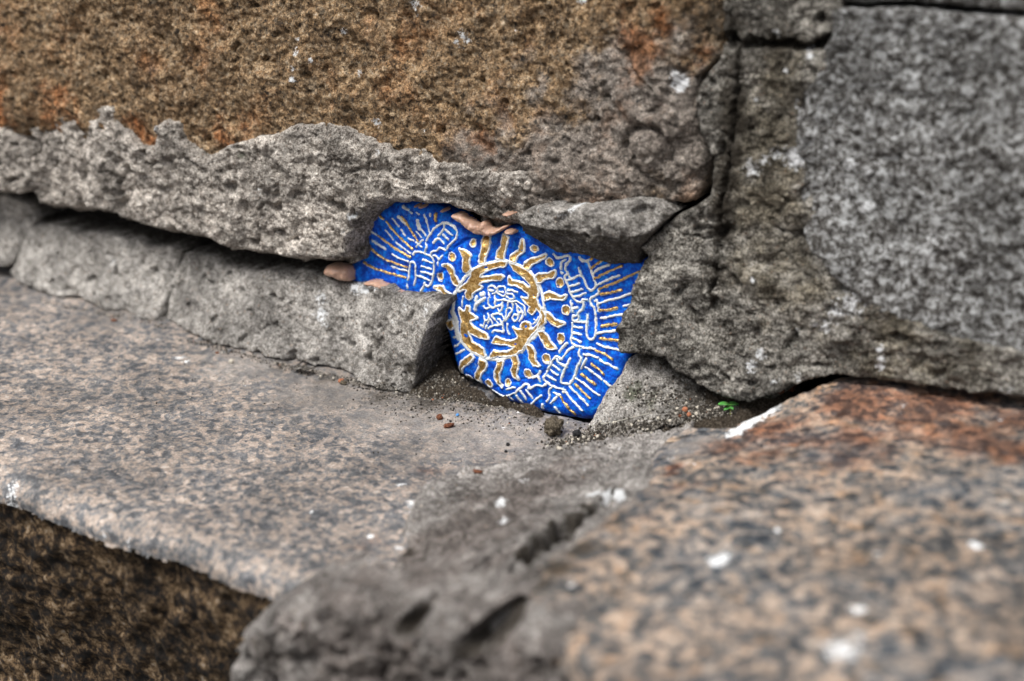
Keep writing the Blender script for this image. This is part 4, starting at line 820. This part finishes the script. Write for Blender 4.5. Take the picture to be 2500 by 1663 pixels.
def lay(name, sdf, bounds, top, mat, h=.00042, lift=.00012, edge=.0004, warp=(.0003, 420), base=None):
    """a thin piece that follows the clay surface"""
    def o(u, v, sd): return (base or body_out)(u, v) + lift + top(u, v, sd)
    V, F, u, v, sd = sheet(None, 'w', o, h, (-.2, .2, -.05, .25), 0, .0010, warp, 0, sdf=sdf, bounds=bounds, soup=False)
    if len(F) == 0: return None
    return make(name, V, F, mat, relief)
def bnd(L, m): A = np.array(L); return (A[:, 0].min() - m, A[:, 0].max() + m, A[:, 1].min() - m, A[:, 1].max() + m)
vis = lambda L: True
k = 0
for R, wd, L in WL:
    P = smooth(tp(R, L), 2); hw = wd * MM / 2 * 1.0
    wob = lambda u, v, hw=hw: hw * (1 + .75 * fb2(u, v, 420, 2, .6, 300))
    lay('white_line', lambda u, v, P=P, wob=wob: wob(u, v) - line_d(u, v, P), bnd(P, hw * 1.4), lambda u, v, sd, hw=hw: .00062 * np.sqrt(np.clip(1 - (1 - np.clip(sd / hw, 0, 1)) ** 2, 0, 1)) + .0, M_WHITE)
for R, L, wd in RING:
    P = smooth(tp(R, L), 2); hw = wd * MM / 2
    lay('ring_band', lambda u, v, P=P, hw=hw: hw * (1 + .3 * fb2(u, v, 300, 2, .5, 301)) - line_d(u, v, P), bnd(P, hw * 1.4), lambda u, v, sd, hw=hw: .0005 * np.sqrt(np.clip(1 - (1 - np.clip(sd / hw, 0, 1)) ** 2, 0, 1)) + fb2(u, v, 300, 2, .5, 307) * .0003, M_WHITE, lift=.0001)
for i, ((R, L), P) in enumerate(zip(FL + FIG, OUTL)):
    fig = i >= len(FL); nm = 'gold_figure' if fig else 'gold_flame'
    ow = .00056 if fig else .00060
    g = lay(nm, lambda u, v, P=P: poly_sd(u, v, P) + .00018, bnd(P, .001), lambda u, v, sd: .00055 + .0007 * (1 - np.exp(-sd / .0012)) * -.8 + fb2(u, v, 170, 2, .5, 311) * .0010, M_GOLD, lift=.0003, warp=(.0001, 420))
    o_ = lay('white_outline', lambda u, v, P=P, ow=ow: ow * (1 + .4 * fb2(u, v, 450, 2, .5, 303)) - np.abs(poly_sd(u, v, P) + ow * .75), bnd(P, .003), lambda u, v, sd, ow=ow: .0009 * np.sqrt(np.clip(1 - (1 - np.clip(sd / ow, 0, 1)) ** 2, 0, 1)), M_WHITE)
for R, wd, L in GL:
    P = smooth(tp(R, L), 2); hw = wd * MM / 2
    lay('gold_line', lambda u, v, P=P, hw=hw: hw * (1.15 + .5 * fb2(u, v, 600, 2, .5, 305)) - line_d(u, v, P), bnd(P, hw * 1.4), lambda u, v, sd, hw=hw: .0009 * np.sqrt(np.clip(1 - (1 - np.clip(sd / hw, 0, 1)) ** 2, 0, 1)) + fb2(u, v, 900, 2, .5, 309) * .0003, M_GOLD)
    P2 = [(a - .00025, b - .00055) for a, b in P]
    lay('white_line', lambda u, v, P=P2, hw=hw: hw * .75 * (1 + .8 * fb2(u, v, 400, 2, .5, 306)) - line_d(u, v, P), bnd(P2, hw * 1.4), lambda u, v, sd, hw=hw: .0004 * np.sqrt(np.clip(1 - (1 - np.clip(sd / hw, 0, 1)) ** 2, 0, 1)), M_WHITE)
for (c, rx, ry) in DW:
    sdf = lambda u, v, c=c, rx=rx, ry=ry: (1.03 - np.sqrt(((u - c[0]) / rx) ** 2 + ((v - c[1]) / ry) ** 2)) * min(rx, ry)
    lay('gold_dot', sdf, (c[0] - rx * 1.1, c[0] + rx * 1.1, c[1] - ry * 1.1, c[1] + ry * 1.1), lambda u, v, sd, c=c, rx=rx, ry=ry: -.0016 * np.sqrt(np.clip(1.06 ** 2 - ((u - c[0]) / rx) ** 2 - ((v - c[1]) / ry) ** 2, 0, None)) + fb2(u, v, 500, 2, .5, 313) * .0001, M_GOLD, h=.0003, lift=.00008, warp=(.0001, 400))
    lay('dot_rim', lambda u, v, c=c, rx=rx, ry=ry: .00028 * (1 + 1.6 * fb2(u, v, 330, 2, .5, 315)) - np.abs(1.08 - np.sqrt(((u - c[0]) / rx) ** 2 + ((v - c[1]) / ry) ** 2)) * min(rx, ry), (c[0] - rx * 1.3, c[0] + rx * 1.3, c[1] - ry * 1.3, c[1] + ry * 1.3), lambda u, v, sd: np.full(u.shape, .00025), M_WHITE, h=.0003)

# peach putty squeezed out at its edges
def putty(L, Y, bul, seed=0, edge=.002, label=None, side=.006):
    P = wpts(L, Y)
    V, F, u, v, sd = sheet(P, 'w', lambda u, v, sd: -Y + bul * (1 - np.exp(-sd / .002)) + fb2(u, v, 120, 4, .6, 401 + seed) * .0026, .0005, FRAME_W, edge, side, (.0004, 120), 0, closed_smooth=2)
    return make('putty', V, F, M_PUTTY, relief, label=label)
putty([(786, 664), (790, 652), (806, 647), (828, 650), (845, 658), (848, 672), (850, 690), (838, 692), (815, 684), (794, 678)], .002, .003, 1, .003)
for i, (a, b, r) in enumerate([(1013, 505, 4), (1025, 507, 5), (1078, 516, 6)]):
    putty([(a - r * 1.3, b), (a, b - r), (a + r * 1.3, b), (a, b + r * 1.1)], .0035, .002, 3 + i, .0015)
putty([(1098, 526), (1114, 523), (1132, 533), (1152, 546), (1168, 553), (1172, 542), (1182, 546), (1190, 560), (1204, 563), (1226, 553), (1234, 556), (1216, 566), (1198, 576), (1176, 579), (1156, 573), (1138, 559), (1115, 543)], .002, .002, 12, .0015, 'long smear of peach putty at the top edge')
putty([(1222, 524), (1238, 522), (1246, 526), (1236, 531), (1226, 531)], -.006, .0015, 13, .0015)
putty([(1226, 562), (1240, 566), (1252, 572), (1246, 577), (1232, 574)], .001, .002, 14, .0015)
putty([(884, 692), (900, 687), (925, 692), (948, 703), (968, 713), (985, 719), (1005, 716), (1030, 725), (1055, 730), (1074, 734), (1074, 742), (1050, 740), (1020, 736), (985, 732), (955, 722), (925, 706), (900, 697)], .003, .0012, 15, .001, 'rim of putty along the lower edge of the left lobe')

# ------------------------------------------------------------------ small loose things, dropped on the surfaces
allV = np.concatenate([b[0] for b in BV]); off_ = np.cumsum([0] + [len(b[0]) for b in BV])
allF = np.concatenate([b[1] + o for b, o in zip(BV, off_)])
bvh = BVHTree.FromPolygons(allV.tolist(), allF.tolist())
def hit(px, py):
    d = ray(px, py); p, n_, i, ds = bvh.ray_cast(Vector(CAM), Vector(d).normalized())
    return p, n_
def ico(sub=1):
    import bmesh
    bm = bmesh.new(); bmesh.ops.create_icosphere(bm, subdivisions=sub, radius=1); V = np.array([v.co[:] for v in bm.verts]); F = np.array([[v.index for v in f.verts] for f in bm.faces]); bm.free(); return V, F
def stone(name, px, py, size, mat, seed, label, cat='pebble', rough=.35, sub=4, group=None, flip=None, shape=(1, 1, 1)):
    """px,py: foot of the stone in the picture; size = half extents in metres"""
    p, n_ = hit(px, py)
    V, F = ico(sub)
    q = V + seed * 3.3
    V = V * (1 + rough * fbm(q, 1.3, 4, .6, seed))[:, None]
    V = V * np.array(shape) * size
    a = seed * 1.7; c, s_ = math.cos(a), math.sin(a)
    V = V @ np.array([[c, s_, 0], [-s_, c, 0], [0, 0, 1]])
    V[:, 2] -= V[:, 2].min() + .0003
    o = make(name, V, F, mat); o.location = p
    return tag(o, label, cat, group)
M_PEB = mat_simple('gritty_stone', [(.035, .028, .02), (.11, .09, .065), (.30, .26, .2)], 900, .9, .2, 1, .001)
M_BLK = mat_simple('black_stone', [(.008, .008, .009), (.03, .03, .032)], 900, .8)
M_RUST = mat_simple('rust_crumb', [(.05, .018, .010), (.13, .045, .022), (.24, .10, .05)], 900, .8)
M_TERR = mat_simple('terracotta_crumb', [(.3, .10, .05), (.46, .2, .11)], 700, .8)
M_PALE = mat_simple('pale_crumb', [(.4, .36, .3), (.62, .58, .5)], 700, .8)
M_BLUEC = mat_simple('blue_crumb', [(.01, .12, .5), (.2, .5, .8)], 900, .5)
stone('pebble', 1350, 1062, .0050, M_PEB, 3, 'round gritty grey-brown pebble lying on the step below the painted piece', rough=.55, shape=(1.05, .95, .95))
stone('pebble', 1407, 1068, .0019, M_BLK, 5, 'small black stone just right of the round gritty pebble', rough=.6)
stone('crumb', 1073, 1024, .0017, M_RUST, 7, 'reddish brown crumb, upper of two on the slab left of the pebble', 'crumb', shape=(1, 1, .8), rough=.6)
stone('crumb', 1095, 1044, .0022, M_RUST, 8, 'dark rust flake, lower and longer of two crumbs on the slab', 'crumb', shape=(1.3, .7, .5), rough=.6)
stone('crumb', 1100, 1030, .0006, M_BLK, 9, 'tiny black speck just above the long rust flake', 'crumb')
stone('crumb', 1117, 1016, .0009, M_BLUEC, 10, 'tiny blue paint crumb on the slab below the painted piece', 'crumb')
stone('crumb', 838, 938, .0017, M_PEB, 11, 'grey chip beside an orange one at the foot of the long cement fillet', 'crumb', shape=(1.3, .9, .7), rough=.6)
stone('crumb', 832, 934, .0015, M_TERR, 12, 'orange chip at the foot of the long cement fillet', 'crumb', shape=(1.2, .9, .8))
stone('crumb', 1166, 1154, .0017, M_RUST, 13, 'brown crumb on the slab nearest the viewer', 'crumb', shape=(1.4, .8, .5))
stone('crumb', 1240, 1088, .0009, M_BLK, 14, 'small dark crumb, upper of two above the cement joint', 'crumb')
stone('crumb', 1235, 1105, .0008, M_BLK, 15, 'small dark crumb, lower of two above the cement joint', 'crumb')
stone('crumb', 1672, 1006, .0014, M_TERR, 16, 'larger orange brick crumb in the dirt left of the sprout', 'crumb')
stone('crumb', 1682, 1016, .0011, M_TERR, 17, 'smaller orange brick crumb nearer the slab, left of the sprout', 'crumb')
stone('crumb', 1702, 998, .0008, M_PALE, 18, 'tiny pale crumb in the dark dirt left of the sprout', 'crumb')
stone('crumb', 1700, 1014, .0009, M_PALE, 19, 'tiny yellowish crumb at the slab edge left of the sprout', 'crumb')
stone('crumb', 1660, 1018, .0008, M_RUST, 20, 'tiny red crumb in the dirt left of the orange ones', 'crumb')
stone('crumb', 1928, 955, .0030, M_RUST, 21, 'rusty brown fragment wedged in the crack above the white slab edge', 'crumb', shape=(1.2, .8, .7), rough=.6)
stone('crumb', 1905, 962, .0018, M_RUST, 22, 'smaller rust fragment left of the wedged brown one', 'crumb', rough=.6)
stone('crumb', 1460, 1068, .0011, M_PALE, 23, 'cream coloured grain in the grit right of the black stone', 'crumb', shape=(1.3, .8, .8))
stone('crumb', 1365, 1097, .0012, M_PALE, 24, 'tan grain on the slab below the round pebble', 'crumb', shape=(1.5, .8, .7))
stone('crumb', 1425, 1070, .0009, M_PALE, 25, 'small white grain beside the black stone', 'crumb')
stone('crumb', 278, 783, .0014, M_RUST, 26, 'brownish chip at the foot of the short cement piece', 'crumb', shape=(1.5, 1, .5))
stone('crumb', 565, 948 - 60, .0014, M_PALE, 27, 'pale chip at the foot of the long cement fillet, toward its left', 'crumb')
stone('crumb', 530, 862, .0009, M_RUST, 28, 'reddish chip at the foot of the long cement fillet, toward its left', 'crumb', shape=(1.3, 1, .6))

# grit: countless grains lying along the crack lines
IV, IF = ico(1)
def grit(n, regions, mats, label, smin, smax, seed):
    r = np.random.RandomState(seed); VV, FF, MI = [], [], []; c = 0
    wts = np.array([q[4] for q in regions], float); wts /= wts.sum()
    for _ in range(n):
        q = regions[r.choice(len(regions), p=wts)]
        x0, y0, x1, y1, _w, sg = q
        t = r.rand(); px = x0 + (x1 - x0) * t + r.randn() * sg; py = y0 + (y1 - y0) * t + r.randn() * sg * .42
        p, n_ = hit(px, py)
        if p is None or p.y > .03: continue
        if n_.z < .25: continue
        s = smin + (smax - smin) * r.rand() ** 3
        V = IV * (1 + .35 * (r.rand(len(IV)) - .5))[:, None] * (s * (.7 + .6 * r.rand(3)))
        V = V + np.array(p) + [0, 0, s * .35]
        VV.append(V); FF.append(IF + c); c += len(IV); MI.append(np.full(len(IF), r.choice(len(mats), p=[m[1] for m in mats])))
    o = make('grit', np.concatenate(VV), np.concatenate(FF), [m[0] for m in mats], mi=np.concatenate(MI), shade=False); o['kind'] = 'stuff'; o['label'] = label
M_G1 = mat_simple('grit_grey', [(.10, .09, .08), (.25, .23, .2)], 500); M_G2 = mat_simple('grit_dark', [(.015, .013, .011), (.05, .042, .033)], 500)
mm = [(M_G1, .365), (M_G2, .56), (M_PALE, .07), (M_TERR, .005)]
grit(4200, [(1445, 1048, 1640, 1035, 3, 20), (1350, 1085, 1460, 1062, 2, 16), (1640, 1020, 1780, 1000, 3, 18), (1560, 960, 1700, 990, 1.5, 40), (1400, 1075, 1540, 1055, 1, 12)], mm, 'fine grit and dirt round the cement lump and the sprout', .00018, .0009, 5)
grit(4200, [(1000, 960, 1250, 1000, 3, 26), (1020, 930, 1120, 930, 2, 26), (850, 930, 1000, 968, 2, 14), (450, 830, 700, 895, 2, 10), (690, 895, 880, 935, 2, 10), (100, 735, 420, 800, 1.5, 9), (900, 980, 1350, 1045, 2, 40)], mm, 'fine grit and dirt along the foot of the cement fillet', .00016, .0007, 6)
grit(900, [(200, 850, 1300, 1150, 1, 130)], [(M_G1, .4), (M_G2, .45), (M_PALE, .15), (M_TERR, 0)], 'scattered grains of sand on the left slab', .00012, .0005, 8)

# thin fibres caught in the hollow
def tube(pts, r0, r1, k=5):
    P = np.array(pts, float); V = []; F = []
    for i, p in enumerate(P):
        t = P[min(i + 1, len(P) - 1)] - P[max(i - 1, 0)]; t /= np.linalg.norm(t) + 1e-9
        a = np.cross(t, [0.3, 1, .2]); a /= np.linalg.norm(a); b = np.cross(t, a); r = r0 + (r1 - r0) * i / (len(P) - 1)
        for j in range(k):
            an = 2 * math.pi * j / k; V.append(p + r * (a * math.cos(an) + b * math.sin(an)))
    for i in range(len(P) - 1):
        for j in range(k): F.append((i * k + j, i * k + (j + 1) % k, (i + 1) * k + (j + 1) % k, (i + 1) * k + j))
    return np.array(V), np.array(F)
M_FIB = mat_simple('fibre', [(.35, .33, .28), (.5, .48, .42)], 300)
def fibre(L, label, r=.00009):
    pts = []
    for a, b in L:
        p, n_ = hit(a, b); p = np.array(p); pts.append(p - np.array(ray(a, b)) * .0012)
    pts = np.array(pts); ss = np.linspace(0, len(pts) - 1, 24); q = np.stack([np.interp(ss, range(len(pts)), pts[:, i]) for i in range(3)], 1)
    V, F = tube(q, r, r * .5); return tag(make('fibre', V, F, M_FIB), label, 'fibre')
fibre([(1440, 1040), (1500, 1030), (1560, 1015), (1590, 1008)], 'thin grey twig lying across the gritty cement lump', .00028)
fibre([(1061, 946), (1066, 930), (1073, 916), (1078, 911)], 'short pale fibre lying on the dark soil left of the painted piece')

# the sprout
M_LEAF = mat_simple('leaf_green', [(.04, .20, .035), (.08, .31, .06), (.15, .40, .12)], 500, .45, .4, .2, .0003, .15)
M_STEM = mat_simple('stem_green', [(.16, .2, .04), (.3, .32, .1)], 500, .5)
q, _n = hit(1783, 1011)
base = np.array(q)
def at_depth(px, py, ref, toward=0.0):     # point on the pixel ray at the depth of ref
    d = ray(px, py); t = (ref - CAM) @ FW - toward; return CAM + t * d
sprout = thing('sprout', 'tiny green seedling with four small leaves growing from the crack', 'seedling', tuple(base))
top = at_depth(1782, 992, base)
V, F = tube([base - [0, 0, .001], base * .6 + top * .4 + [.0002, 0, 0], top, at_depth(1781, 987, base)], .00035, .0003, 7)
make('stem', V, F, M_STEM, sprout)
def leaf(p0, p1, wd, cup=.3):
    p0, p1 = np.array(p0), np.array(p1); ax = p1 - p0; ln = np.linalg.norm(ax); ax /= ln
    sd = np.cross(ax, [0, 0, 1]); sd /= np.linalg.norm(sd); up = np.cross(sd, ax); V, F = [], []
    n, m = 14, 9
    for i in range(n):
        t = i / (n - 1); wdt = wd * (math.sin(math.pi * min(1, t ** .8 * .96 + .03)) ** .6) * .5 + wd * .03
        for j in range(m):
            s = j / (m - 1) * 2 - 1
            V.append(p0 + ax * ln * t + sd * wdt * s + up * (cup * wdt * s * s * .6 - .18 * ln * t * t + .00012 * abs(s)))
    for i in range(n - 1):
        for j in range(m - 1): a = i * m + j; F.append((a, a + 1, a + m + 1, a + m))
    o = make('leaf', V, F, M_LEAF, sprout)
    sm = o.modifiers.new('thick', 'SOLIDIFY'); sm.thickness = .00018
t0 = at_depth(1781, 988, base)
leaf(t0, at_depth(1755, 983, base, .001), .0042); leaf(t0, at_depth(1803, 983, base, -.001), .0042)
leaf(at_depth(1784, 994, base), at_depth(1768, 998, base, .002), .0022); leaf(at_depth(1781, 992, base), at_depth(1790, 998, base, .002), .0018)
print('TRIS', TRIS[0])
